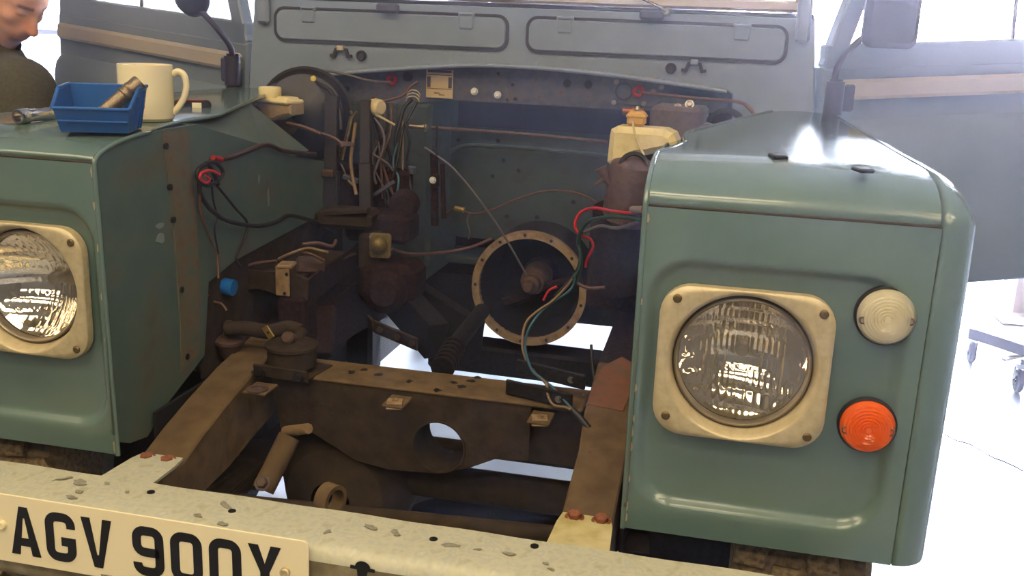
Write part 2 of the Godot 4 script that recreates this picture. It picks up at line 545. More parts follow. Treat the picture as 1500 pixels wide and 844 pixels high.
	glass("clear_lens", Color(0.90, 0.87, 0.76), 0.42, 0.08)
	glass("amber_lens", Color(0.95, 0.40, 0.03), 0.68, 0.10)
	glass("dimming_glass", Color(0.80, 0.80, 0.78), 0.72, 0.2)  # alpha cuts the daylight through the added screen
	glass("window_glass", Color(0.95, 0.97, 0.97), 0.06)
	var sk := mat("skin", Color.WHITE, 0.55)
	sk.vertex_color_use_as_albedo = true
	mat("hair", Color(0.20, 0.14, 0.10), 0.8)
	var e := mat("tube_glow", Color(1, 0.95, 0.85), 0.5)
	e.emission_enabled = true
	e.emission = Color(1.0, 0.91, 0.74)
	e.emission_energy_multiplier = 4.6
	mat("grey_enamel", Color(0.75, 0.75, 0.74), 0.5)

func lamps() -> void:
	for q in [[-1.9, 0.8], [0.0, 0.8], [1.9, 0.8], [-1.9, 2.0], [0.0, 2.0], [1.9, 2.0], [-1.9, 3.3], [0.0, 3.3], [1.9, 3.3]]:
		var o := node("panel_lamp", null, Vector3(q[0], 3.1, q[1]))
		var col: String = "left end" if q[0] < -1.0 else ("right end" if q[0] > 1.0 else "middle")
		var row: String = "row nearest the bumper" if q[1] < 1.0 else ("second row from the bumper" if q[1] < 3.0 else "row farthest from the bumper")
		tag(o, "glowing panel lamp under the ceiling, %s of the %s" % [col, row], "lamp", "panel lamps in front of the vehicle")
		var st := st_new()
		box(st, V(0, 0.06, 0), V(1.5, 0.07, 0.62), Basis.IDENTITY, 0.01)
		put("housing", st, M.grey_enamel, o)
		st = st_new()
		box(st, V(0, -0.026, 0), V(1.42, 0.012, 0.58), Basis.IDENTITY, 0.004)
		put("diffuser", st, M.tube_glow, o)
		for s in [-1, 1]:
			st = st_new()
			cyl(st, V(-0.68, 0, s * 0.05), V(0.68, 0, s * 0.05), 0.019, 12)
			put("tube", st, M.tube_glow, o)
			st = st_new()
			cyl(st, V(s * 0.6, 0.09, 0), V(s * 0.6, 1.9, 0), 0.006, 6)
			put("hanger", st, M.grey_enamel, o)
		var l := AreaLight3D.new()
		l.name = "strip_light"
		l.area_size = Vector2(1.40, 0.56)
		l.light_color = Color(1.0, 0.91, 0.74)
		l.light_energy = 1.2
		l.shadow_enabled = true
		l.position = V(0, -0.036, 0)
		l.rotation = V(-PI / 2, 0, 0)
		o.add_child(l)

func room() -> void:
	var st := st_new()
	box(st, V(0, -0.1, -0.5), V(15, 0.2, 15.4), Basis.IDENTITY, 0.0)
	structure(put("floor", st, M.floor_paint), "pale painted workshop floor under and around the vehicle", "floor")
	st = st_new()
	box(st, V(0, -0.12, -18.2), V(40, 0.2, 20), Basis.IDENTITY, 0.0)
	structure(put("ground", st, M.yard), "pale concrete yard outside the open workshop doors", "ground")
	st = st_new()
	box(st, V(0, 5.1, -0.5), V(15, 0.2, 15.4), Basis.IDENTITY, 0.0)
	structure(put("ceiling", st, M.wall_paint), "plain pale workshop ceiling", "ceiling")
	st = st_new()
	box(st, V(-7.4, 2.5, -0.5), V(0.2, 5, 15.4), Basis.IDENTITY, 0.0)
	structure(put("wall_left", st, M.wall_paint), "plain pale side wall of the workshop behind the man", "wall")
	st = st_new()
	box(st, V(0, 2.5, 7.1), V(15, 5, 0.2), Basis.IDENTITY, 0.0)
	structure(put("wall_front", st, M.wall_paint), "plain pale workshop wall facing the front of the vehicle", "wall")
	st = st_new()
	box(st, V(7.4, 2.5, -0.5), V(0.2, 5, 15.4), Basis.IDENTITY, 0.0)
	structure(put("wall_right", st, M.wall_paint), "plain side wall of the workshop beyond the trolley", "wall")
	# back wall: two tall open doorways with a pier between
	st = st_new()
	for b in [[V(-7.4, 2.5, -8.1), V(0.2, 5, 0.2)], [V(5.65, 2.5, -8.1), V(3.7, 5, 0.2)], [V(-1.0, 2.5, -8.1), V(2.4, 5, 0.2)], [V(0, 4.1, -8.1), V(14.6, 1.8, 0.2)]]:
		box(st, b[0], b[1], Basis.IDENTITY, 0.0)
	structure(put("wall_back", st, M.wall_paint), "pale back wall of the workshop with two wide open doorways", "wall")
	# glazed screen added in the left-hand doorway to dim its daylight
	w_glazing()

func w_glazing() -> void:
	var g := node("window_1")
	structure(g, "tall added glazed screen dimming daylight in the doorway beyond the man", "window")
	var st := st_new()
	for x in [-7.26, -6.02, -4.76, -3.5, -2.24]:
		box(st, V(x, 1.6, -8.1), V(0.06, 3.2, 0.08), Basis.IDENTITY, 0.004)
	for y in [0.04, 1.05, 2.1, 3.17]:
		box(st, V(-4.75, y, -8.1), V(5.0, 0.05, 0.07), Basis.IDENTITY, 0.004)
	put("window_frame", st, M.grey_enamel, g)
	for i in 4:
		for k in 3:
			st = st_new()
			box(st, V(-6.64 + i * 1.26, 0.56 + k * 1.06, -8.1), V(1.22, 1.0, 0.006), Basis.IDENTITY, 0.001)
			put("pane", st, M.dimming_glass, g)

# ---------------------------------------------------------------- wings
func wing_top(s: int, z: float) -> float:
	if s > 0:
		return 1.119 + 0.012 * clampf(-z, 0, 1)
	return 1.094 + 0.020 * clampf(-z / 0.8, 0, 1)

func wing_in(z: float) -> float:   # inner edge of the top panel
	var k := [[0.1, 0.418], [-0.14, 0.416], [-0.24, 0.444], [-0.30, 0.448], [-0.42, 0.440], [-0.62, 0.492], [-0.92, 0.570], [-1.0, 0.60]]
	for i in k.size() - 1:
		if z >= k[i + 1][0]:
			return lerpf(k[i][1], k[i + 1][1], clampf((z - k[i][0]) / (k[i + 1][0] - k[i][0]), 0, 1))
	return 0.60

func wing_out(z: float) -> float:   # where the outer roll starts
	return 0.792 - 0.075 * clampf((-z - 0.06) / 0.94, 0, 1)

func wing_profile(s: int) -> Array:   # [z, y, nz, ny] from the bottom of the front face over the top to the rear
	var out := []
	for y in [0.58, 0.64, 0.70, 0.80, 0.90, 1.0, 1.064]:
		out.append([-0.0135 * (1.064 - y) / 0.484, y, 1.0, 0.0])
	var h := wing_top(s, -0.15) - 1.064
	for i in range(1, 11):
		var a := PI / 2 * i / 10.0
		out.append([-0.15 + 0.15 * pow(cos(a), 1.15), 1.064 + h * sin(a), cos(a), sin(a) * minf(1.0, h / 0.062)])
	for z in [-0.2, -0.3, -0.42, -0.55, -0.7, -0.85, -0.98]:
		out.append([z, wing_top(s, z), 0.0, minf(1.0, h / 0.062)])
	return out

func wing(s: int) -> void:
	var g := node("front_wing", car)
	g.set_meta("label", "front wing carrying the headlamp and both small lamps" if s > 0 else "front wing with the mug and blue bin on top")
	var fx := func(v: Vector3) -> Vector3: return V(v.x * s, v.y, v.z)
	# front panel with its pressed recess
	var rows := []
	for i in 91:
		var line := []
		for j in 113:
			var x := lerpf(0.418, 0.7945, i / 90.0)
			var y := lerpf(0.58, 1.0628, j / 112.0)
			var d := rr_sdf(Vector2(x, y), Vector2(0.600, 0.808), Vector2(0.167, 0.180), 0.055)
			var dep := 0.013 * smoothstep(0.008, -0.010, d)
			line.append(fx.call(V(x, y, -0.0135 * (1.064 - y) / 0.484 - dep)))
		rows.append(line)
	var st := st_new()
	sheet(st, rows, 0.003, s < 0, V(0.565 * s, 0.851, -0.019), 0.1015)
	put("front_panel", st, M.green_paint, g)
	# top panel: rolls over from the seam
	rows = []
	var pf := wing_profile(s)
	var zs := []
	for q in pf:
		if q[1] >= 1.064:
			zs.append(q)
	zs.push_front([-0.006, 1.052, 1.0, 0.0])
	zs.insert(1, [-0.0050, 1.0655, 1.0, 0.0])
	zs.remove_at(2)
	for q in zs:
		var line := []
		var xi := wing_in(q[0])
		var xo := wing_out(q[0])
		for j in 13:
			var t := j / 12.0
			var bow := 0.004 * sin(t * PI) * clampf(-q[0] * 8, 0, 1)
			line.append(fx.call(V(lerpf(xi, xo, t), q[1] + bow, q[0])))
		rows.append(line)
	st = st_new()
	sheet(st, rows, 0.003, s > 0)
	put("top_panel", st, M.green_paint, g)
	# sealer in the seam between front and top
	st = st_new()
	tube(st, [fx.call(V(0.419, 1.0642, -0.0022)), fx.call(V(0.794, 1.0642, -0.0022))], 0.0021, 6, 1)
	put("seam_sealer", st, M.seam_brown, g)
	# bead along the inner edge
	st = st_new()
	var edge := []
	for q in pf:
		edge.append(fx.call(V(wing_in(q[0]) + 0.001, q[1] - 0.001, q[0] - 0.001)))
	tube(st, edge, 0.0042, 8, 2)
	put("edge_bead", st, M.green_paint, g)
	# outer panel: rolled from the front and top into the side
	rows = []
	for q in pf:
		var line := []
		var xo := wing_out(q[0]) + 0.004
		line.append(fx.call(V(xo - 0.016, q[1] - q[3] * 0.006, q[0] - q[2] * 0.006)))
		line.append(fx.call(V(xo, q[1] - q[3] * 0.005, q[0] - q[2] * 0.005)))
		var r := 0.048
		var shoulder: float = clampf((q[1] - 1.0) / 0.1, 0, 1)
		for k in 9:
			var a := PI / 2 * k / 8.0
			var inw := r * (1.0 - cos(a)) * (1.0 + 0.25 * shoulder)
			line.append(fx.call(V(xo + r * sin(a), q[1] - q[3] * inw, q[0] - q[2] * inw)))
		for k in [0.02, 0.05, 0.10, 0.16]:
			var zz: float = q[0] - q[2] * (r + k * 3.0)
			var yy: float = q[1] - q[3] * (r * 1.25 + k * 1.6)
			line.append(fx.call(V(xo + r, yy, zz)))
		rows.append(line)
	st = st_new()
	sheet(st, rows, 0.003, s > 0)
	put("outer_panel", st, M.green_paint, g)
	# side with the wheel arch
	st = st_new()
	var poly := [Vector2(0.14, 0.58), Vector2(0.14, 1.02), Vector2(0.18, wing_top(s, -0.2) - 0.052), Vector2(0.92, wing_top(s, -0.9) - 0.052), Vector2(0.92, 0.60)]
	for i in 13:
		var a := PI * i / 12.0
		poly.append(Vector2(0.56 + 0.36 * cos(a), 0.58 + 0.26 * sin(a)))
	var run := V(-0.0798 * s, 0, -1).normalized()
	prism(st, poly, 0.003, Transform3D(Basis(run, V(0, 1, 0), run.cross(V(0, 1, 0))), V(s * 0.845 + (0.0 if s > 0 else 0.003), 0, 0)))
	put("side_panel", st, M.green_paint, g)
	# inner panel, facing the engine bay
	st = st_new()
	var xb := -0.42 * -s
	var side := Transform3D(Basis(V(0, 0, -1), V(0, 1, 0), V(1, 0, 0)), V(s * 0.42 + (0.0015 if s < 0 else 0.0015), 0, 0))
	poly = [Vector2(0.004, 0.625), Vector2(0.02, 0.60), Vector2(0.05, 0.586), Vector2(0.101, 0.577), Vector2(0.17, 0.615), Vector2(0.30, 0.663), Vector2(0.325, 0.80), Vector2(0.43, 0.82), Vector2(0.72, 0.835), Vector2(0.86, 0.84), Vector2(0.90, 0.96), Vector2(0.708, 0.995), Vector2(0.562, 1.034), Vector2(0.30, wing_top(s, -0.3) - 0.004)]
	for k in range(pf.size() - 1, -1, -1):
		if pf[k][0] > -0.25 and pf[k][1] > 1.0:
			poly.append(Vector2(-pf[k][0] + 0.002, pf[k][1] - 0.001))
	prism(st, poly, 0.003, side)
	put("inner_panel", st, M.dusty_paint, g)
	# flange where the grille panel was bolted
	st = st_new()
	var fl := [V(-0.42, 1.0944, -0.1901), V(-0.42, 1.0907, -0.2726), V(-0.42, 0.9671, -0.2841), V(-0.42, 0.8259, -0.2903), V(-0.42, 0.6753, -0.2841), V(-0.42, 0.6536, -0.2152), V(-0.42, 0.7537, -0.2186), V(-0.42, 0.9301, -0.2105)]
	poly = []
	for q in fl:
		poly.append(Vector2(-q.z, q.y))
	prism(st, poly, 0.005, Transform3D(side.basis, side.origin + V(-s * 0.0025 if s > 0 else 0.0025, 0, 0)))
	var fo := put("mounting_flange", st, M.dirty_flange, g)
	fo.set_meta("label", "dirt-stained bolting flange with holes")
	for q in [V(-0.42, 1.0697, -0.1964), V(-0.42, 0.9985, -0.2032), V(-0.42, 0.9401, -0.2092), V(-0.42, 0.8105, -0.2254), V(-0.42, 0.6817, -0.2338)]:
		st = st_new()
		lathe(st, [Vector2(0.0058, -0.003), Vector2(0.0058, 0.0033), Vector2(0, 0.0034)], facing(V(s * 0.42 - s * 0.003, q.y, q.z), V(-s, 0, 0)), 12)
		put("bolt_hole", st, M.black, g)
	# rubbed bright marks on the inner face
	for q in [[V(-0.42, 0.9362, -0.1702), 0.014, 0.005], [V(-0.42, 0.9159, -0.1706), 0.015, 0.010], [V(-0.42, 0.9222, -0.5785), 0.004, 0.02], [V(-0.42, 0.9679, -0.5376), 0.003, 0.012]]:
		st = st_new()
		poly = []
		for k in 9:
			poly.append(Vector2(-q[0].z + q[1] * cos(TAU * k / 9) * rng.randf_range(0.7, 1.2), q[0].y + q[2] * sin(TAU * k / 9) * rng.randf_range(0.7, 1.2)))
		prism(st, poly, 0.0008, Transform3D(side.basis, side.origin + V(-s * 0.0005 - (0.003 if s > 0 else -0.0005), 0, 0)))
		put("rubbed_mark", st, M.rub_mark, g)
	# sloping gusset at the rear inner corner
	st = st_new()
	var a0 := V(0.445, wing_top(s, -0.3) - 0.003, -0.30)
	var b0 := V(0.515, wing_top(s, -0.69) - 0.003, -0.69)
	var c0 := V(0.42, 1.034, -0.562)
	var e0 := V(0.42, 0.995, -0.708)
	var d0 := V(0.425, 0.998, -0.80)
	for p in [[a0, V(0.42, 1.088, -0.30), c0], [a0, c0, b0], [b0, c0, e0], [b0, e0, d0]]:
		var q := []
		for v in p:
			q.append(fx.call(v))
		cquad(st, q, fx.call(V(0.7, 0.9, -0.6)))
		var q2 := []
		for v in p:
			q2.append(fx.call(v + V(0.003, -0.003, 0)))
		cquad(st, q2, fx.call(V(0.2, 1.4, -0.4)))
	put("gusset", st, M.dusty_paint, g)
	# rubber catches on top
	if s > 0:
		for c in [V(0.5889, 1.124, -0.1358), V(0.6974, 1.121, -0.0653)]:
			st = st_new()
			box(st, c + V(0, 0.002, 0), V(0.022, 0.006, 0.03), Basis(Vector3.UP, 0.3), 0.002)
			put("bonnet_buffer", st, M.rubber, g)
	# chipped paint down the inner front edge
	for i in 9:
		var y0: float = [0.60, 0.615, 0.66, 0.71, 0.735, 0.755, 0.80, 0.93, 1.045][i]
		if s < 0:
			y0 = [0.59, 0.60, 0.64, 0.69, 0.78, 0.85, 0.93, 1.0, 1.05][i]
		st = st_new()
		var pl := []
		for k in 7:
			pl.append(Vector2(0.4222 + 0.0026 * cos(TAU * k / 7) * rng.randf_range(0.5, 1.2), y0 + rng.randf_range(0.003, 0.010) * sin(TAU * k / 7)))
		prism(st, pl, 0.0008, Transform3D(Basis.IDENTITY, V(0, 0, -0.0135 * (1.064 - y0) / 0.484 + 0.0008)))
		var o := put("paint_chip", st, M.chip_beige, g)
		if s < 0:
			o.position.x = -0.845

# ---------------------------------------------------------------- headlamps
func headlamp(s: int) -> void:
	var cx := 0.565 * s
	var g := node("headlamp", car)
	g.set_meta("label", "round headlamp in a square cream surround")
	var c := V(cx, 0.851, -0.006)
	# surround: rounded square plate with a dished round opening
	var st := st_new()
	var rows := []
	var n := 96
	for i in n + 1:
		var a := TAU * i / n
		var d := Vector2(cos(a), sin(a))
		var lo := 0.05
		var hi := 0.3
		for k in 30:
			var m := (lo + hi) / 2
			if rr_sdf(d * m, Vector2.ZERO, Vector2(0.1165, 0.108), 0.042) < 0.0:
				lo = m
			else:
				hi = m
		var line := []
		for q in [[0.0, -0.012], [0.0, 0.0015], [0.012, 0.004], [0.45, 0.005], [0.9, 0.005]]:
			var r := lerpf(lo, 0.1045, q[0]) if q[0] > 0 else lo
			line.append(c + V(d.x * r, d.y * r, q[1] + 0.004))
		for q in [[0.1045, 0.0045], [0.1030, 0.0032], [0.0995, -0.0060], [0.0960, -0.0170], [0.0950, -0.024]]:
			line.append(c + V(d.x * q[0], d.y * q[0], q[1] + 0.004))
		rows.append(line)
	sheet(st, rows, 0.0015, false)
	put("lamp_surround", st, M.cream_metal, g)
	for q in [[-0.094, 0.089], [0.099, 0.086], [-0.097, -0.082], [0.096, -0.089]]:
		st = st_new()
		lathe(st, [Vector2(0.0062, 0), Vector2(0.0062, 0.0015), Vector2(0.0045, 0.0035), Vector2(0, 0.0042)], Transform3D(Basis.IDENTITY, c + V(q[0], q[1], 0.0085)), 16)
		box(st, c + V(q[0], q[1], 0.0122), V(0.007, 0.0014, 0.001), Basis(Vector3.BACK, q[0] * 20), 0.0002)
		put("screw", st, M.screw_steel, g)
	# chrome retaining rim, set back in the dish
	c.z -= 0.016
	st = st_new()
	lathe(st, [Vector2(0.0948, -0.02), Vector2(0.0948, -0.006), Vector2(0.0932, -0.001), Vector2(0.0905, 0.0), Vector2(0.0885, -0.003), Vector2(0.088, -0.014)], Transform3D(Basis.IDENTITY, c + V(0, 0, 0.006)), 64)
	put("retaining_rim", st, M.dull_steel, g)
	# reflector bowl
	st = st_new()
	rows = []
	for i in 71:
		var y := 0.0875 * sin(PI * (i / 70.0 - 0.5))
		var half := sqrt(maxf(0.0, 0.0875 * 0.0875 - y * y))
		var line := []
		var band := floorf((y + 0.1) / 0.024)
		for k in 151:
			var x := half * (k / 75.0 - 1.0)
			var r2 := (x * x + y * y) / 0.00765625
			var fw := 0.0080 if int(band) % 2 == 0 else 0.0115
			var ripple := (0.0008 * absf(sin(PI * (x + band * 0.0031) / fw)) + 0.0009 * sin(band * 2.7 + y * 150.0 + x * 30.0)) * smoothstep(1.0, 0.8, r2)
			line.append(c + V(x, y, -0.012 - 0.062 * (1.0 - r2) + ripple))
		rows.append(line)
	sheet(st, rows, 0.001, true)
	put("reflector", st, M.reflector, g)
	st = st_new()
	lathe(st, [Vector2(0.011, -0.083), Vector2(0.011, -0.060), Vector2(0.009, -0.055), Vector2(0, -0.052)], Transform3D(Basis.IDENTITY, c), 20)
	put("bulb_shield", st, M.dull_steel, g)
	# domed lens
	st = st_new()
	lathe(st, [Vector2(0.0885, -0.004), Vector2(0.0885, 0.001), Vector2(0.080, 0.0045), Vector2(0.066, 0.0085), Vector2(0.048, 0.0125), Vector2(0.028, 0.0155), Vector2(0, 0.017)], Transform3D(Basis.IDENTITY, c), 64)
	put("lens", st, M.lens_glass, g)

func side_lamps() -> void:
	for q in [[V(0.7423, 0.9404, 0.01), M.clear_lens, M.lens_base, "round clear front side lamp", 0.037], [V(0.7375, 0.7856, 0.01), M.amber_lens, M.amber_base, "round amber direction indicator", 0.036]]:
		for s in [1, -1]:
			var c: Vector3 = q[0]
			var xf := Transform3D(Basis.IDENTITY, V(c.x * s, c.y, -0.014))
			var g := node("side_lamp", car)
			g.set_meta("label", q[3])
			var R: float = q[4]
			var st := st_new()
			lathe(st, [Vector2(R * 1.08, 0), Vector2(R * 1.08, 0.008), Vector2(R * 1.03, 0.011), Vector2(R * 0.99, 0.008)], xf, 40)
			put("rubber_seat", st, M.rubber, g)
			st = st_new()
			lathe(st, [Vector2(R * 0.97, 0.004), Vector2(R * 0.9, 0.006), Vector2(R * 0.5, 0.012), Vector2(0, 0.013)], xf, 40)
			put("lamp_base", st, q[2], g)
			st = st_new()
			var prof := [Vector2(R, 0.008), Vector2(R, 0.014)]
			var rings := 9
			for i in rings:
				var r0 := R * (1.0 - i / float(rings))
				var h := 0.014 + 0.017 * sqrt(maxf(0, 1.0 - (r0 / R) ** 2))
				if i > 0:
					prof.append(Vector2(r0 + R * 0.02, h - 0.0028))
				prof.append(Vector2(r0, h))
			prof.append(Vector2(0, 0.0315))
			lathe(st, prof, xf, 48)
			var pb := [Vector2(0, 0.028), Vector2(R * 0.5, 0.0245), Vector2(R * 0.9, 0.0135), Vector2(R * 0.93, 0.008), Vector2(R, 0.008)]
			lathe(st, pb, xf, 48)
			put("lens", st, q[1], g)
			for k in [-1, 1]:
				st = st_new()
				lathe(st, [Vector2(0.0052, 0.004), Vector2(0.0052, 0.0225), Vector2(0.0035, 0.0235), Vector2(0.003, 0.021), Vector2(0, 0.021)], xf * Transform3D(Basis.IDENTITY, V(k * R * 0.80, -0.003 + k * 0.002, 0)), 14)
				put("screw", st, M.rust_brown, g)

# ---------------------------------------------------------------- bumper, number plate, chassis
func bumper() -> void:
	var st := st_new()
	# pressed channel section, open to the rear
	var sec := [Vector2(0.055, 0.576), Vector2(0.145, 0.576), Vector2(0.156, 0.573), Vector2(0.164, 0.566), Vector2(0.168, 0.555), Vector2(0.168, 0.462), Vector2(0.166, 0.452), Vector2(0.158, 0.446), Vector2(0.055, 0.446)]
	var sheet_of := func(part: Array) -> SurfaceTool:
		var t := st_new()
		var rows := []
		for i in 41:
			var line := []
			for q in part:
				line.append(V(-0.76 + 1.52 * i / 40.0, q.y + 0.0007 * sin(i * 1.3) * (1.0 if q.y > 0.57 else 0.0), q.x))
			rows.append(line)
		sheet(t, rows, 0.004, true)
		return t
	var b := put("front_bumper", sheet_of.call(sec.slice(0, 5)), M.galvanised, car)
	put("front_face", sheet_of.call(sec.slice(4)), M.galvanised_grimy_shaded, b)  # darker than the top: grime, plus shade under overhead lamps in the colour
	var rows := []
	b.set_meta("label", "worn galvanised front bumper with scrapes and drilled holes")
	# holes and the keyhole slot
	for q in [V(-0.2963, 0.5765, 0.0843), V(-0.1496, 0.5765, 0.1042), V(0.1606, 0.5765, 0.0968), V(0.3033, 0.5765, 0.0734)]:
		st = st_new()
		lathe(st, [Vector2(0.006, -0.002), Vector2(0.006, 0.0009), Vector2(0, 0.001)], facing(q, Vector3.UP), 14)
		put("drilled_hole", st, M.black, b)
	st = st_new()
	var c := V(0.0808, 0.5561, 0.1685)
	var poly := []
	for i in 9:
		var a := PI * i / 8.0
		poly.append(Vector2(0.011 * cos(a), 0.002 + 0.009 * sin(a)))
	poly += [Vector2(-0.018, 0.002), Vector2(-0.018, -0.003), Vector2(-0.008, -0.003), Vector2(-0.006, -0.016), Vector2(0.006, -0.016), Vector2(0.008, -0.003), Vector2(0.018, -0.003), Vector2(0.018, 0.002)]
	prism(st, poly, 0.001, Transform3D(Basis(Vector3.BACK, -0.05), c + V(0, 0, 0.0005)))
	put("jacking_slot", st, M.black, b)
	# dark scrapes where the zinc is gone
	for q in [[V(-0.416, 0.5765, 0.0874), 0.0154, 0.0120], [V(-0.448, 0.5765, 0.0849), 0.0044, 0.0144], [V(-0.1676, 0.5765, 0.0914), 0.0121, 0.0144], [V(-0.3749, 0.5765, 0.0794), 0.0066, 0.0060], [V(-0.3289, 0.5765, 0.0971), 0.0044, 0.0048], [V(-0.3977, 0.5765, 0.1165), 0.0077, 0.0072], [V(-0.3969, 0.5765, 0.1356), 0.0099, 0.0072], [V(0.0653, 0.5765, 0.0904), 0.0132, 0.0096], [V(0.01, 0.5765, 0.1225), 0.0055, 0.0096], [V(0.1044, 0.5765, 0.0975), 0.0077, 0.0120], [V(0.1894, 0.5765, 0.1084), 0.0121, 0.0096], [V(-0.1893, 0.5765, 0.1325), 0.0088, 0.0072], [V(-0.1442, 0.5765, 0.1448), 0.0099, 0.0072], [V(0.2732, 0.5765, 0.1066), 0.0099, 0.0072], [V(0.2292, 0.5765, 0.1082), 0.0055, 0.0048], [V(0.3286, 0.5765, 0.1168), 0.0066, 0.0048], [V(0.3389, 0.5765, 0.1306), 0.0055, 0.0048]]:
		st = st_new()
		poly = []
		var slant := rng.randf_range(-0.9, 0.9)
		for k in 11:
			var a := TAU * k / 11
			var rr := rng.randf_range(0.55, 1.15)
			poly.append(Vector2(q[1] * cos(a) * rr + q[2] * sin(a) * slant, q[2] * sin(a) * rr * 0.8))
		prism(st, poly, 0.0006, Transform3D(Basis(V(1, 0, 0), V(0, 0, -1), V(0, 1, 0)), q[0] + V(0, 0.0013, 0)))
		put("scrape", st, M.zinc_scrape, b)

func glyph(st: SurfaceTool, ch: String, xf: Transform3D) -> void:
	var w := 0.014
	var h := 0.079
	var b := 0.050
	var r := 0.012
	var arc := func(c: Vector2, a0: float, a1: float) -> Array:
		var o := []
		for i in 6:
			o.append(c + Vector2.from_angle(deg_to_rad(lerpf(a0, a1, i / 5.0))) * r)
		return o
	var L := w / 2
	var R := b - w / 2
	var T := h - w / 2
	var B := w / 2
	match ch:
		"A":
			prism(st, [Vector2(0, 0), Vector2(0.018, h), Vector2(0.032, h), Vector2(b, 0), Vector2(b - 0.0145, 0), Vector2(0.0265, h - 0.018), Vector2(0.0235, h - 0.018), Vector2(0.0145, 0)], 0.0008, xf)
			prism(st, [Vector2(0.009, 0.015), Vector2(0.041, 0.015), Vector2(0.038, 0.028), Vector2(0.012, 0.028)], 0.0008, xf * Transform3D(Basis.IDENTITY, V(0, 0, 0.00005)))
		"V":
			prism(st, [Vector2(0, h), Vector2(0.0145, h), Vector2(0.0235, 0.020), Vector2(0.0265, 0.020), Vector2(b - 0.0145, h), Vector2(b, h), Vector2(0.032, 0), Vector2(0.018, 0)], 0.0008, xf)
		"Y":
			prism(st, [Vector2(0, h), Vector2(0.0155, h), Vector2(0.025, 0.050), Vector2(b - 0.0155, h), Vector2(b, h), Vector2(0.032, 0.037), Vector2(0.032, 0), Vector2(0.018, 0), Vector2(0.018, 0.037)], 0.0008, xf)
		"0":
			ribbon(st, arc.call(Vector2(R - r, T - r), 0, 90) + arc.call(Vector2(L + r, T - r), 90, 180) + arc.call(Vector2(L + r, B + r), 180, 270) + arc.call(Vector2(R - r, B + r), 270, 360), w, 0.0008, xf, true)
		"G":
			ribbon(st, [Vector2(R, h - 0.024)] + arc.call(Vector2(R - r, T - r), 0, 90) + arc.call(Vector2(L + r, T - r), 90, 180) + arc.call(Vector2(L + r, B + r), 180, 270) + arc.call(Vector2(R - r, B + r), 270, 360) + [Vector2(R, 0.033), Vector2(0.026, 0.033)], w, 0.0008, xf)
		"9":
			var m := 0.031 + L
			ribbon(st, [Vector2(L, 0.020)] + arc.call(Vector2(L + r, B + r), 180, 270) + arc.call(Vector2(R - r, B + r), 270, 360) + arc.call(Vector2(R - r, T - r), 0, 90) + arc.call(Vector2(L + r, T - r), 90, 180) + arc.call(Vector2(L + r, m + r), 180, 270) + [Vector2(R, m)], w, 0.0008, xf)

func number_plate() -> void:
	var x0 := -0.4748
	var y0 := 0.4935
	var st := st_new()
	prism(st, round_rect(0.52, 0.111, 0.008, 5, Vector2(x0 + 0.219, y0 + 0.0395)), 0.003, Transform3D(Basis.IDENTITY, V(0, 0, 0.1767)), 0.0006)
	var pl := put("number_plate", st, M.plate_white, car)
	pl.set_meta("label", "white number plate with black characters")
	var x := x0
	for ch in "AGV 900Y":
		if ch == " ":
			x += 0.022
			continue
		st = st_new()
		glyph(st, ch, Transform3D(Basis.IDENTITY, V(x, y0, 0.1775)))
		put("character", st, M.plate_black, pl)
		x += 0.061
	for q in [[V(-0.4873, 0.5384, 0.178), 0], [V(-0.0302, 0.5363, 0.178), 1]]:
		st = st_new()
		lathe(st, [Vector2(0.0075, -0.002), Vector2(0.0075, 0.003), Vector2(0.006, 0.0045), Vector2(0.003, 0.0045), Vector2(0.0025, 0.003), Vector2(0, 0.003)], Transform3D(Basis.IDENTITY, q[0]), 18)
		put("screw_cap", st, M.mug_cream if q[1] == 0 else M.cream_metal, pl)
	var tm := TextMesh.new()
	tm.text = "WWW.R.A.JAC"
	var f := SystemFont.new()
	f.font_names = PackedStringArray(["Droid Sans"])
	tm.font = f
	tm.font_size = 16
	tm.pixel_size = 0.00032
	tm.depth = 0.0004
	tm.horizontal_alignment = HORIZONTAL_ALIGNMENT_LEFT
	var o := put("small_print", tm, M.print_dark, pl)
	o.position = V(x0 + 0.150, y0 - 0.0115, 0.178)
	# rubber washers that hold the plate off the bumper
	for k in [-0.2, 0.2]:
		st = st_new()
		cyl(st, V(x0 + 0.219 + k, y0 + 0.03, 0.166), V(x0 + 0.219 + k, y0 + 0.03, 0.174), 0.012, 14)
		put("spacer", st, M.rubber, pl)

func rail_path(s: int) -> Array:
	var dx := 0.0 if s < 0 else 0.006
	return [[0.055, 0.566, 0.0], [-0.05, 0.565, 0.0], [-0.12, 0.590, 0.0], [-0.20, 0.613, 0.0], [-0.31, 0.640, dx * -1.6], [-0.50, 0.668, dx * -2.4], [-0.80, 0.690, dx * -2.6], [-1.2, 0.66, dx * -2.6], [-1.6, 0.60, dx * -2.6], [-3.2, 0.60, dx * -2.6]]

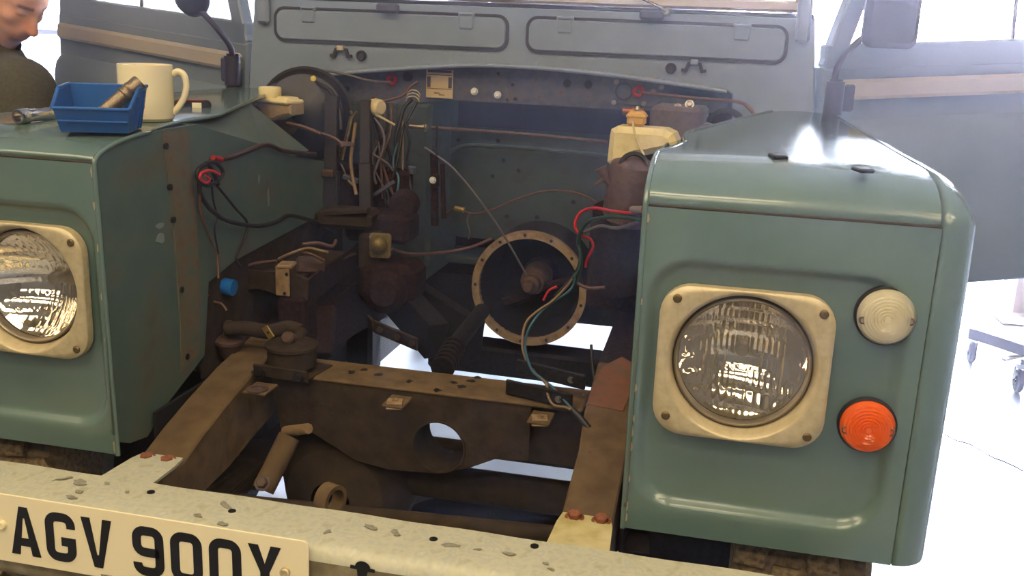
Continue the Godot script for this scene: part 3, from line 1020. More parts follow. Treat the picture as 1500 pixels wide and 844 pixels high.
func chassis() -> void:
	for s in [-1, 1]:
		var st := st_new()
		var rows := []
		var xi := 0.320
		var xo := 0.400
		for q in rail_path(s):
			var h := lerpf(0.085, 0.125, clampf((-q[0] - 0.02) / 0.2, 0, 1))
			rows.append([V(s * xi + q[2], q[1] - h, q[0]), V(s * xi + q[2], q[1] - 0.003, q[0]), V(s * xi + s * 0.003 + q[2], q[1], q[0]), V(s * xo - s * 0.003 + q[2], q[1], q[0]), V(s * xo + q[2], q[1] - 0.003, q[0]), V(s * xo + q[2], q[1] - h, q[0]), V(s * xi + q[2], q[1] - h, q[0])])
		for i in 5:
			for j in 6:
				if s > 0:
					quad(st, rows[i][j], rows[i][j + 1], rows[i + 1][j + 1], rows[i + 1][j])
				else:
					quad(st, rows[i + 1][j], rows[i + 1][j + 1], rows[i][j + 1], rows[i][j])
		cquad(st, rows[0].slice(0, 6), rows[1][0])
		var r := put("chassis_rail", st, M.dirt_rail, car)
		st = st_new()
		for i in range(5, rows.size() - 1):
			for j in 6:
				if s > 0:
					quad(st, rows[i][j], rows[i][j + 1], rows[i + 1][j + 1], rows[i + 1][j])
				else:
					quad(st, rows[i + 1][j], rows[i + 1][j + 1], rows[i][j + 1], rows[i][j])
		cquad(st, rows[-1].slice(0, 6), rows[0][0])
		put("rear_rail", st, M.oily_shaded, r)  # oil, and the shade behind the crossmember, put into a darker colour
		r.set_meta("label", "dirty brown boxed chassis rail")
		# galvanised bumper tongue with two rusty bolts
		st = st_new()
		prism(st, [Vector2(s * 0.316, 0.058), Vector2(s * 0.408, 0.058), Vector2(s * 0.402, -0.025), Vector2(s * 0.396, -0.052), Vector2(s * 0.322, -0.052), Vector2(s * 0.318, -0.02)], 0.005, Transform3D(Basis(V(1, 0, 0), V(0, 0, 1), V(0, -1, 0)), V(0, 0.5665, 0)))
		var tg := put("bumper_tongue", st, M.galvanised if s < 0 else M.yellowed_zinc, r)
		for x in ([0.342, 0.383] if s > 0 else [0.345, 0.383]):
			st = st_new()
			var zb := -0.040
			hexbolt(st, V(s * x, 0.570, zb), V(0, 1, 0.1), 0.0105, 0.011 if s > 0 else 0.005)
			put("rusty_bolt", st, M.rust_red, r)
		if s > 0:
			# orange rust bloom on the rail top
			st = st_new()
			var poly := []
			for q in [V(0.301, 0.645, -0.4659), V(0.3375, 0.65, -0.5052), V(0.376, 0.65, -0.4573), V(0.3777, 0.64, -0.3726), V(0.3415, 0.635, -0.2975), V(0.3161, 0.64, -0.3516)]:
				poly.append(q)
			var pr := []
			for q in poly:
				pr.append(Vector2(clampf(q.x, 0.309, 0.384), -q.z))
			var bx := Basis(V(1, 0, 0), V(0, 0.15, -0.99).normalized(), V(0, 0.99, 0.15).normalized())
			prism(st, [Vector2(-0.035, -0.05), Vector2(0.03, -0.06), Vector2(0.036, 0.02), Vector2(0.034, 0.12), Vector2(0.0, 0.15), Vector2(-0.03, 0.10), Vector2(-0.037, 0.0)], 0.0012, Transform3D(bx, V(0.347, 0.6525, -0.38)))
			put("rust_patch", st, M.rust_stain, r)
	# front crossmember with its starting-handle hole
	var g := node("crossmember", car)
	var st := st_new()
	box(st, V(-0.008, 0.636, -0.365), V(0.63, 0.008, 0.105), Basis.IDENTITY, 0.003)
	put("top_plate", st, M.dirt_rail, g)
	var face := []
	for q in [V(-0.2904, 0.6235, -0.318), V(-0.2726, 0.5286, -0.318), V(-0.2053, 0.5263, -0.318), V(-0.1665, 0.5064, -0.318), V(-0.1196, 0.482, -0.318), V(-0.054, 0.4731, -0.318), V(0.04, 0.4781, -0.318), V(0.1054, 0.4998, -0.318), V(0.15, 0.5223, -0.318), V(0.2125, 0.5283, -0.318), V(0.2134, 0.6199, -0.318)]:
		face.append(Vector2(q.x, minf(q.y, 0.634)))
	face[0].y = 0.634
	face[-1].y = 0.634
	var hc := V(0.0428, 0.532, -0.318)
	st = st_new()
	prism_hole(st, face, Vector2(hc.x, hc.y), 0.052, 0.005, Transform3D(Basis.IDENTITY, V(0, 0, -0.315)))
	put("front_plate", st, M.dirt_dark, g)
	st = st_new()
	prism_hole(st, face, Vector2(hc.x, hc.y), 0.052, 0.005, Transform3D(Basis.IDENTITY, V(0, 0, -0.41)))
	put("rear_plate", st, M.dirt_dark, g)
	st = st_new()
	lathe(st, [Vector2(0.0515, -0.10), Vector2(0.0515, 0.003), Vector2(0.0485, 0.003), Vector2(0.0485, -0.10)], Transform3D(Basis.IDENTITY, V(hc.x, hc.y, -0.315)), 40)
	put("starting_handle_tube", st, M.dirt_dark, g)
	# end webs beside the rails
	st = st_new()
	prism(st, [Vector2(-0.325, 0.634), Vector2(-0.235, 0.634), Vector2(-0.222, 0.575), Vector2(-0.235, 0.560), Vector2(-0.325, 0.545)], 0.005, Transform3D(Basis.IDENTITY, V(0, 0, -0.402)))
	put("end_web", st, M.dirt_dark, g)
	st = st_new()
	prism(st, [Vector2(0.195, 0.634), Vector2(0.31, 0.634), Vector2(0.31, 0.515), Vector2(0.20, 0.515)], 0.005, Transform3D(Basis.IDENTITY, V(0, 0, -0.345)))
	put("end_web", st, M.dirt_dark, g)
	# clip brackets on the front edge
	for q in [[V(-0.0223, 0.632, -0.2578), 0.050], [V(0.24, 0.632, -0.2645), 0.050], [V(-0.2762, 0.634, -0.2342), 0.055]]:
		var c: Vector3 = q[0]
		var w: float = q[1]
		st = st_new()
		box(st, c + V(0.0, -0.002, -0.01), V(w * 0.8, 0.005, 0.055), Basis.IDENTITY, 0.0015)
		put("mounting_tab", st, M.dirt_rail, g)
		if w < 0.052:
			st = st_new()
			var bz := Basis(Vector3.UP, 0.25)
			box(st, c + V(0, 0.0025, 0.002), V(0.028, 0.004, 0.026), bz, 0.001)
			box(st, c + V(0, -0.006, 0.004), V(0.028, 0.003, 0.026), bz, 0.001)
			lathe(st, [Vector2(0.006, 0.0045), Vector2(0.006, 0.008), Vector2(0.004, 0.008), Vector2(0.004, 0.006), Vector2(0, 0.006)], facing(c + V(0, 0, 0.002), Vector3.UP), 12)
			put("cage_nut", st, M.aluminium_cast, g)
		else:
			st = st_new()
			lathe(st, [Vector2(0.019, 0), Vector2(0.019, 0.003), Vector2(0.012, 0.003), Vector2(0.012, 0.001), Vector2(0, 0.001)], facing(c + V(0, 0.001, 0.003), Vector3.UP), 24)
			put("rubber_mount", st, M.rust_brown, g)
	# oily chips in the paint of the top plate
	for q in [V(-0.1465, 0.641, -0.3615), V(-0.1304, 0.641, -0.3839), V(-0.0269, 0.641, -0.3508), V(0.0535, 0.641, -0.371), V(0.0818, 0.641, -0.3888), V(0.089, 0.641, -0.4115), V(0.0728, 0.641, -0.3543), V(-0.0939, 0.641, -0.3677), V(0.0352, 0.641, -0.3221)]:
		st = st_new()
		var poly := []
		for k in 9:
			poly.append(Vector2(rng.randf_range(0.004, 0.010) * cos(TAU * k / 9), rng.randf_range(0.004, 0.012) * sin(TAU * k / 9)))
		prism(st, poly, 0.0006, Transform3D(Basis(V(1, 0, 0), V(0, 0, -1), V(0, 1, 0)), V(q.x, 0.6408, q.z)))
		put("paint_chip", st, M.black_iron, g)
	# right-hand engine mounting plates
	for q in [[V(0.1667, 0.665, -0.3997), V(0.3036, 0.665, -0.3504), 0.030], [V(0.1608, 0.645, -0.3392), V(0.2896, 0.645, -0.3008), 0.030]]:
		st = st_new()
		var a: Vector3 = q[0]
		var b: Vector3 = q[1]
		var d := b - a
		box(st, (a + b) * 0.5 + V(0, 0.012, 0), V(d.length(), 0.028, 0.006), Basis(Vector3.UP, atan2(-d.z, d.x)), 0.002)
		var mp := put("mounting_plate", st, M.black_iron, g)
		st = st_new()
		lathe(st, [Vector2(0.0065, 0), Vector2(0.0065, 0.001), Vector2(0.0045, 0.001), Vector2(0.0045, 0.0002), Vector2(0, 0.0002)], facing(lerp(a, b, 0.8) + V(0, 0.012, 0.0035), V(0, 0, 1)), 14)
		put("bolt_washer", st, M.dull_steel, mp)
	# front axle, springs and steering links below
	st = st_new()
	cyl(st, V(-0.60, 0.412, -0.42), V(0.60, 0.412, -0.42), 0.034, 18)
	lathe(st, [Vector2(0.04, -0.12), Vector2(0.10, -0.09), Vector2(0.135, -0.03), Vector2(0.135, 0.03), Vector2(0.10, 0.09), Vector2(0.04, 0.11)], facing(V(-0.17, 0.39, -0.42), V(0, 0, 1)), 24)
	var ax := put("front_axle", st, M.dirt_dark, car)
	st = st_new()
	tube(st, [V(-0.58, 0.40, -0.62), V(0.58, 0.40, -0.62)], 0.016, 10, 1)
	put("track_rod", st, M.dirt_dark, ax)
	st = st_new()
	tube(st, [V(-0.36, 0.46, -0.12), V(0.45, 0.47, -0.18)], 0.016, 10, 1)
	put("drag_link", st, M.dirt_dark, ax)
	for s in [-1, 1]:
		st = st_new()
		for i in 7:
			var l := 0.44 - i * 0.055
			tube(st, [V(s * 0.36, 0.475 - i * 0.008, -0.42 + l), V(s * 0.36, 0.425 - i * 0.008, -0.42), V(s * 0.36, 0.475 - i * 0.008, -0.42 - l)], 0.006, 5, 6)
			box(st, V(s * 0.36, 0.43 - i * 0.008, -0.42), V(0.06, 0.007, l * 1.2), Basis.IDENTITY, 0.001)
		put("leaf_spring", st, M.dirt_dark, ax)
	# damper standing behind the bumper
	st = st_new()
	tube(st, [V(-0.2285, 0.5382, -0.26), V(-0.2541, 0.4546, -0.2)], 0.021, 12, 1)
	var dm := put("shock_absorber", st, M.dirt_rail, car)
	st = st_new()
	hexbolt(st, V(-0.236, 0.4867, -0.165), V(0.1, 0.6, 0.8), 0.010, 0.012)
	put("bolt", st, M.rust_brown, dm)
	st = st_new()
	tube(st, [V(-0.2413, 0.5434, -0.27), V(-0.1812, 0.5685, -0.24)], 0.010, 8, 1)
	put("pin", st, M.aluminium_cast, dm)
	# tow eye behind the bumper
	st = st_new()
	lathe(st, [Vector2(0.019, -0.012), Vector2(0.026, -0.012), Vector2(0.026, 0.012), Vector2(0.019, 0.012), Vector2(0.019, -0.012)], facing(V(-0.0504, 0.5467, -0.03), V(1, 0.0, 0.35)), 28)
	put("shackle_bush", st, M.dirt_rail, car)
	# lower tie bar between the rails
	st = st_new()
	box(st, V(0.0, 0.415, 0.02), V(0.66, 0.03, 0.05), Basis.IDENTITY, 0.006)
	put("tie_bar", st, M.dirt_dark, car)

# ---------------------------------------------------------------- bulkhead
func slab(poly: Array, z: float, th: float, m: Material, called: String, parent: Node, bev := 0.0) -> MeshInstance3D:
	var st := st_new()
	prism(st, poly, th, Transform3D(Basis.IDENTITY, V(0, 0, z)), bev)
	return put(called, st, m, parent)

func xy(a: Array) -> Array:
	var o := []
	for q in a:
		o.append(Vector2(q.x, q.y))
	return o

func bulkhead() -> void:
	var g := node("bulkhead", car)
	g.set_meta("label", "blue-green bulkhead with two ventilator flaps")
	var arch := xy([V(-0.5677, 1.0842, -1.03), V(-0.5084, 1.1409, -1.03), V(-0.4219, 1.1634, -1.03), V(-0.2984, 1.179, -1.03), V(-0.1777, 1.1912, -1.03), V(-0.0596, 1.1983, -1.03), V(0.0727, 1.1966, -1.03), V(0.2022, 1.1919, -1.03), V(0.3294, 1.1811, -1.03), V(0.4926, 1.1664, -1.03), V(0.5039, 1.1594, -1.03)])
	var poly := [Vector2(0.700, 0.90), Vector2(0.692, 1.08), Vector2(0.668, 1.334), Vector2(-0.668, 1.334), Vector2(-0.692, 1.08), Vector2(-0.700, 0.90), Vector2(-0.575, 0.90)] + arch + [Vector2(0.53, 0.90)]
	slab(poly, -1.03, 0.04, M.bulkhead_paint_hazed, "upper_panel", g, 0.003)
	# rolled lip along the arch
	var st := st_new()
	tube(st, [V(-0.5195, 1.1239, -1.026), V(-0.474, 1.1544, -1.026), V(-0.297, 1.1792, -1.026), V(-0.0586, 1.1984, -1.026), V(0.2028, 1.192, -1.026), V(0.4927, 1.1666, -1.026)], 0.0055, 8, 6)
	put("bonnet_rest", st, M.bulkhead_paint_hazed, g)
	# instrument strip below the arch
	slab(xy([V(-0.5658, 1.0392, -1.065), V(-0.564, 1.1671, -1.065), V(-0.1886, 1.2043, -1.065), V(-0.0066, 1.2126, -1.065), V(0.4911, 1.1738, -1.065), V(0.4964, 1.1151, -1.065), V(0.2544, 1.1094, -1.065), V(-0.1864, 1.1095, -1.065)]), -1.065, 0.006, M.grimy_strip, "dash_strip", g)
	# recess behind, tunnel cover and footwells
	slab([Vector2(-0.62, 0.90), Vector2(-0.62, 1.2), Vector2(0.6, 1.2), Vector2(0.6, 0.90)], -1.30, 0.01, M.recess_blue, "recess_panel", g)
	var tp := xy([V(-0.2379, 0.7317, -1.24), V(-0.2461, 1.089, -1.24), V(-0.1061, 1.0152, -1.24), V(0.2006, 1.0167, -1.24), V(0.2324, 0.7986, -1.24), V(0.0513, 0.7875, -1.24), V(-0.098, 0.7864, -1.24), V(-0.1344, 0.7405, -1.24)])
	var rows := []
	for i in 41:
		var line := []
		for j in 31:
			var x := lerpf(-0.22, 0.30, i / 40.0)
			var y := lerpf(0.735, 1.03, j / 30.0)
			var d := rr_sdf(Vector2(x, y), Vector2(0.06, 0.83), Vector2(0.255, 0.158), 0.05)
			line.append(V(x, y, -1.24 + 0.012 * smoothstep(0.01, -0.012, d)))
		rows.append(line)
	st = st_new()
	sheet(st, rows, 0.003)
	put("tunnel_cover", st, M.grimy_paint, g)
	st = st_new()
	tube(st, [V(-0.2323, 0.7537, -1.226), V(-0.234, 0.911, -1.226), V(-0.2217, 0.9518, -1.226), V(-0.1904, 0.9755, -1.226), V(-0.1384, 0.9842, -1.226), V(0.0444, 0.9853, -1.226), V(0.2137, 0.9789, -1.226)], 0.005, 6, 5)
	put("pressed_bead", st, M.bead_paint, g)
	for q in [V(-0.0675, 0.9493, -1.228), V(-0.0955, 0.9059, -1.228), V(-0.0525, 0.8014, -1.228), V(0.0288, 0.8061, -1.228), V(0.123, 0.8534, -1.228), V(-0.0261, 0.9252, -1.228), V(-0.1943, 0.9938, -1.238), V(-0.0865, 0.9988, -1.238)]:
		st = st_new()
		lathe(st, [Vector2(0.006, -0.002), Vector2(0.006, 0.0015), Vector2(0, 0.0016)], Transform3D(Basis.IDENTITY, q + V(0, 0, 0.0005)), 12)
		put("bolt_hole", st, M.black, g)
	# left footwell: a box that stands forward, seen along its inner side
	st = st_new()
	var zf := -1.06
	var pl := [Vector2(-0.64, 1.10), Vector2(-0.64, 0.66), Vector2(-0.30, 0.62), Vector2(-0.235, 0.64), Vector2(-0.215, 0.70), Vector2(-0.215, 1.10)]
	prism(st, pl, 0.26, Transform3D(Basis.IDENTITY, V(0, 0, zf)), 0.012)
	put("footwell", st, M.grimy_paint, g)
	st = st_new()
	prism(st, [Vector2(0.29, 1.10), Vector2(0.28, 0.72), Vector2(0.31, 0.60), Vector2(0.64, 0.60), Vector2(0.64, 1.10)], 0.34, Transform3D(Basis.IDENTITY, V(0, 0, -0.98)), 0.012)
	put("footwell", st, M.oily_shaded, g)
	# ventilator flaps with seals, hinges and hooks
	for q in [[-0.3175, -1], [0.3185, 1]]:
		var cx: float = q[0]
		var h := node("vent_flap", car)
		var xf := Transform3D(Basis.IDENTITY, V(cx, 1.2735, -1.026))
		st = st_new()
		outline(st, round_rect(0.588, 0.078, 0.024, 6), 0.007, 0.006, xf)
		put("rubber_seal", st, M.seal, h)
		st = st_new()
		prism(st, round_rect(0.580, 0.070, 0.021, 6), 0.006, Transform3D(xf.basis, xf.origin + V(0, 0, 0.003)), 0.002)
		put("flap_plate", st, M.bulkhead_paint_hazed, h)
		for x in [-0.205, 0.195]:
			st = st_new()
			box(st, V(cx + x, 1.2975, -1.023), V(0.034, 0.036, 0.010), Basis.IDENTITY, 0.003)
			box(st, V(cx + x, 1.312, -1.024), V(0.040, 0.012, 0.012), Basis.IDENTITY, 0.003)
			put("hinge", st, M.bulkhead_paint_hazed, h)
		# hook and rubber plug below
		var hk: Vector3 = V(-0.4379, 1.2167, -1.026) if q[1] < 0 else V(0.4147, 1.222, -1.026)
		st = st_new()
		box(st, hk + V(0, 0.006, 0.006), V(0.018, 0.012, 0.010), Basis.IDENTITY, 0.002)
		put("latch_block", st, M.strip_alloy if q[1] < 0 else M.bulkhead_paint_hazed, h)
		st = st_new()
		outline(st, [Vector2(-0.028, -0.012), Vector2(-0.018, -0.014), Vector2(-0.013, 0.002), Vector2(0.013, 0.002), Vector2(0.018, -0.014), Vector2(0.028, -0.012)], 0.007, 0.008, Transform3D(Basis.IDENTITY, hk + V(0, 0, 0.006)), false)
		put("latch_bracket", st, M.seal, h)
		st = st_new()
		var pg := hk + V(0.052 * -q[1], -0.010, 0)
		lathe(st, [Vector2(0.0125, -0.002), Vector2(0.0125, 0.004), Vector2(0.010, 0.007), Vector2(0.006, 0.004), Vector2(0, 0.004)], Transform3D(Basis.IDENTITY, pg), 20)
		put("rubber_plug", st, M.seal, h)
	# maker's plate with its printed lines
	var c := V(-0.1955, 1.1472, -1.058)
	st = st_new()
	box(st, c, V(0.068, 0.068, 0.003), Basis(Vector3.BACK, -0.0), 0.0006)
	var mp := put("data_plate", st, M.maker_plate, g)
	for q in [[0.0, 0.030, 0.060, 0.006], [-0.027, 0.004, 0.009, 0.026], [0.027, 0.004, 0.009, 0.026], [0.0, 0.0215, 0.062, 0.002], [0.0, -0.0115, 0.062, 0.0015], [-0.006, -0.022, 0.014, 0.0025], [0.006, -0.026, 0.014, 0.002]]:
		st = st_new()
		box(st, c + V(q[0], q[1], 0.0018), V(q[2], q[3], 0.0008), Basis.IDENTITY, 0.0001)
		put("printed_bar", st, M.print_dark, mp)
	# bright bolts and blanked holes on the strip
	for q in [V(-0.1077, 1.1336, -1.06), V(-0.0494, 1.1285, -1.06)]:
		st = st_new()
		hexbolt(st, q, V(0.1, 0.1, 1), 0.0062, 0.009)
		put("bright_bolt", st, M.bright_zinc, g)
	for q in [[V(-0.0501, 1.1786, -1.062), 0.004], [V(-0.0136, 1.1546, -1.062), 0.004], [V(-0.0055, 1.121, -1.062), 0.004], [V(-0.0257, 1.1183, -1.062), 0.003], [V(0.1192, 1.1645, -1.062), 0.010], [V(0.17, 1.1639, -1.062), 0.010], [V(-0.4384, 1.123, -1.062), 0.007], [V(-0.2794, 1.1609, -1.062), 0.012], [V(0.2337, 1.1829, -1.062), 0.003], [V(0.2056, 1.1941, -1.062), 0.003]]:
		st = st_new()
		lathe(st, [Vector2(q[1], -0.002), Vector2(q[1], 0.0014), Vector2(0, 0.0016)], Transform3D(Basis.IDENTITY, q[0]), 16)
		put("blanked_hole", st, M.black, g)
	# red grommets and their cover plates
	for q in [V(-0.3185, 1.1509, -1.058), V(0.2891, 1.1544, -1.058)]:
		st = st_new()
		lathe(st, [Vector2(0.0145, -0.004), Vector2(0.0145, 0.004), Vector2(0.011, 0.007), Vector2(0.006, 0.004), Vector2(0.005, -0.004)], Transform3D(Basis.IDENTITY, q), 22)
		put("red_grommet", st, M.red_rubber, g)
	st = st_new()
	box(st, V(0.2841, 1.1508, -1.062), V(0.115, 0.058, 0.004), Basis(Vector3.BACK, -0.04), 0.001)
	var cv := put("cover_plate", st, M.grimy_strip, g)
	st = st_new()
	outline(st, circle2(0.019, 24), 0.004, 0.004, Transform3D(Basis.IDENTITY, V(0.2558, 1.1528, -1.056)))
	put("blank_ring", st, M.seal, cv)
	for q in [V(0.2331, 1.1261, -1.058), V(0.3038, 1.1268, -1.058), V(0.324, 1.1562, -1.058), V(0.3422, 1.1665, -1.058), V(0.2364, 1.1737, -1.058)]:
		st = st_new()
		hexbolt(st, q, V(0, 0, 1), 0.004, 0.004)
		put("small_bolt", st, M.dull_steel, cv)
	for q in [V(0.2121, 1.1956, -1.026), V(0.2677, 1.1936, -1.026), V(0.3293, 1.1874, -1.026)]:
		st = st_new()
		hexbolt(st, q, V(0, 0, 1), 0.003, 0.003)
		put("small_bolt", st, M.dull_steel, g)

func windscreen() -> void:
	var g := node("windscreen", car)
	g.set_meta("label", "upright windscreen on the bulkhead top")
	var st := st_new()
	box(st, V(0, 1.337, -1.055), V(1.33, 0.010, 0.05), Basis.IDENTITY, 0.002)
	put("rubber_seal", st, M.seal, g)
	st = st_new()
	box(st, V(0, 1.357, -1.07), V(1.32, 0.026, 0.035), Basis.IDENTITY, 0.006)
	box(st, V(0, 1.81, -1.07), V(1.32, 0.05, 0.035), Basis.IDENTITY, 0.006)
	for x in [-0.64, 0.0, 0.64]:
		box(st, V(x, 1.59, -1.07), V(0.045, 0.44, 0.034), Basis.IDENTITY, 0.006)
	put("frame", st, M.strip_alloy, g)
	for x in [-0.32, 0.32]:
		st = st_new()
		box(st, V(x, 1.59, -1.07), V(0.60, 0.42, 0.005), Basis.IDENTITY, 0.001)
		put("pane", st, M.window_glass, g)
	# hinge brackets at both ends
	for q in [V(-0.6389, 1.3126, -1.02), V(0.6433, 1.3204, -1.02)]:
		st = st_new()
		box(st, q + V(0, 0.03, 0), V(0.032, 0.14, 0.022), Basis.IDENTITY, 0.006)
		put("hinge_bracket", st, M.bulkhead_paint_hazed, g)
	# wiper
	st = st_new()
	tube(st, [V(0.3449, 1.3355, -1), V(0.3146, 1.3511, -1.02), V(0.2712, 1.3682, -1.04), V(0.1873, 1.3988, -1.045)], 0.0035, 8, 5)
	var wp := put("wiper_arm", st, M.chrome, g)
	st = st_new()
	lathe(st, [Vector2(0.010, -0.03), Vector2(0.010, 0.004), Vector2(0.006, 0.009), Vector2(0, 0.009)], Transform3D(Basis.IDENTITY, V(0.3441, 1.3356, -1.01)), 18)
	put("wiper_spindle", st, M.dull_steel, wp)
	for q in [V(-0.3134, 1.3203, -1.01), V(0.3127, 1.3271, -1.01)]:
		st = st_new()
		box(st, q, V(0.055, 0.022, 0.02), Basis.IDENTITY, 0.005)
		put("clamp_block", st, M.clamp_grey, g)

func doors() -> void:
	for s in [-1, 1]:
		var g := node("door", car)
		g.set_meta("label", "opened door with a pale waist strip and a round-cornered mirror" if s > 0 else "opened door behind the man with a small dark mirror")
		var a := deg_to_rad(24.0)
		var tilt := 0.062
		var hx := Vector3(s * cos(a), tilt, -sin(a)).normalized()
		var hz := Vector3(s * sin(a), 0, cos(a)).normalized() * 1.0   # outer face looks forward
		var hy: Vector3 = hz.cross(hx) * s
		var org := V(s * 0.765, 0.0, -1.09) + (V(0, 0, 0) if s > 0 else V(-0.01, -0.005, 0))
		# local frame: x away from the hinge, y up, z out of the outer face
		var xf := Transform3D(Basis(hx * s, hy, hz), org)
		var P := func(x: float, y: float) -> Vector2: return Vector2(x * s, y)
		var st := st_new()
		prism(st, [P.call(0, 0.70), P.call(0, 1.23), P.call(0.88, 1.23), P.call(0.88, 0.70)], 0.045, xf, 0.006)
		put("door_skin", st, M.bulkhead_paint_hazed, g)
		# lower panel stands out with a shoulder line
		st = st_new()
		var rows := []
		for i in 2:
			var line := []
			for q in [[0.71, 0.006], [0.90, 0.030], [1.05, 0.030], [1.085, 0.024], [1.105, 0.010], [1.112, 0.001]]:
				line.append(xf * V((0.02 + 0.84 * i) * s, q[0], q[1]))
			rows.append(line)
		sheet(st, rows, 0.003, s < 0)
		put("door_panel", st, M.bulkhead_paint_hazed, g)
		st = st_new()
		box(st, xf * V(0.435 * s, 1.180, 0.010), V(0.85, 0.045, 0.022), xf.basis, 0.008)
		put("waist_strip", st, M.strip_alloy, g)
		# upper frame: sill, sloping front post, rear post, sliding-glass edge
		st = st_new()
		box(st, xf * V(0.44 * s, 1.250, -0.02), V(0.86, 0.06, 0.035), xf.basis, 0.004)
		bar(st, xf * V(0.025 * s, 1.225, -0.02), xf * V(0.17 * s, 1.62, -0.02), 0.045, 0.035, hz, 0.004)
		bar(st, xf * V(0.17 * s, 1.62, -0.02), xf * V(0.88 * s, 1.62, -0.02), 0.035, 0.035, hz, 0.004)
		bar(st, xf * V(0.86 * s, 1.22, -0.02), xf * V(0.86 * s, 1.62, -0.02), 0.035, 0.035, hz, 0.004)
		put("window_frame", st, M.bulkhead_paint_hazed, g)
		st = st_new()
		prism(st, [P.call(0.05, 1.25), P.call(0.18, 1.61), P.call(0.855, 1.61), P.call(0.855, 1.25)], 0.004, Transform3D(xf.basis, xf * V(0, 0, -0.02)))
		put("pane", st, M.window_glass, g)
		st = st_new()
		bar(st, xf * V(0.49 * s, 1.255, -0.026), xf * V(0.49 * s, 1.62, -0.026), 0.006, 0.01, hz, 0.001)
		put("glass_edge", st, M.seal, g)
	# hinges, mirror arms and mirrors
	for q in [[-1, [V(-0.7335, 1.1802, -1.035), V(-0.7319, 1.214, -1.02), V(-0.7549, 1.2559, -1), V(-0.785, 1.2906, -0.99), V(-0.8126, 1.3138, -0.985)], V(-0.8213, 1.3248, -0.985)], [1, [V(0.7226, 1.202, -1.035), V(0.7264, 1.2351, -1.02), V(0.7448, 1.2712, -1), V(0.7808, 1.3097, -0.985)], V(0.8238, 1.3408, -0.985)]]:
		var s: int = q[0]
		var g := node("mirror", car)
		g.set_meta("label", "dark mirror on a curved arm above the opened door")
		var st := st_new()
		var h: Vector3 = V(-0.7368, 1.1597, -1.04) if s < 0 else V(0.7268, 1.1691, -1.04)
		cyl(st, h + V(0, -0.042, 0), h + V(0, 0.030, 0), 0.021, 16)
		cyl(st, h + V(0, 0.030, 0), h + V(0, 0.036, 0), 0.015, 12)
		cyl(st, h + V(0, -0.062, 0), h + V(0, -0.044, 0), 0.019, 16)
		box(st, h + V(s * 0.02, -0.005, -0.03), V(0.05, 0.06, 0.025), Basis.IDENTITY, 0.004)
		put("hinge", st, M.mirror_back, g)
		st = st_new()
		tube(st, q[1], 0.0075, 10, 6)
		put("arm", st, M.mirror_back, g)
		st = st_new()
		var c: Vector3 = q[2]
		if s > 0:
			prism(st, round_rect(0.118, 0.20, 0.022, 6), 0.035, Transform3D(Basis(Vector3.UP, 0.25), c + V(0, 0.035, 0.02)), 0.012)
		else:
			lathe(st, [Vector2(0, 0.016), Vector2(0.03, 0.014), Vector2(0.045, 0.006), Vector2(0.052, -0.006), Vector2(0.052, -0.014), Vector2(0, -0.014)], facing(c + V(0.002, 0.006, 0), V(-0.2, -0.2, 1)), 36)
		put("mirror_head", st, M.mirror_back, g)
	for s in [-1, 1]:
		var st := st_new()
		box(st, V(s * 0.715, 0.84, -1.06), V(0.055, 0.40, 0.05), Basis.IDENTITY, 0.008)
		put("door_pillar", st, M.bulkhead_paint_hazed, car)

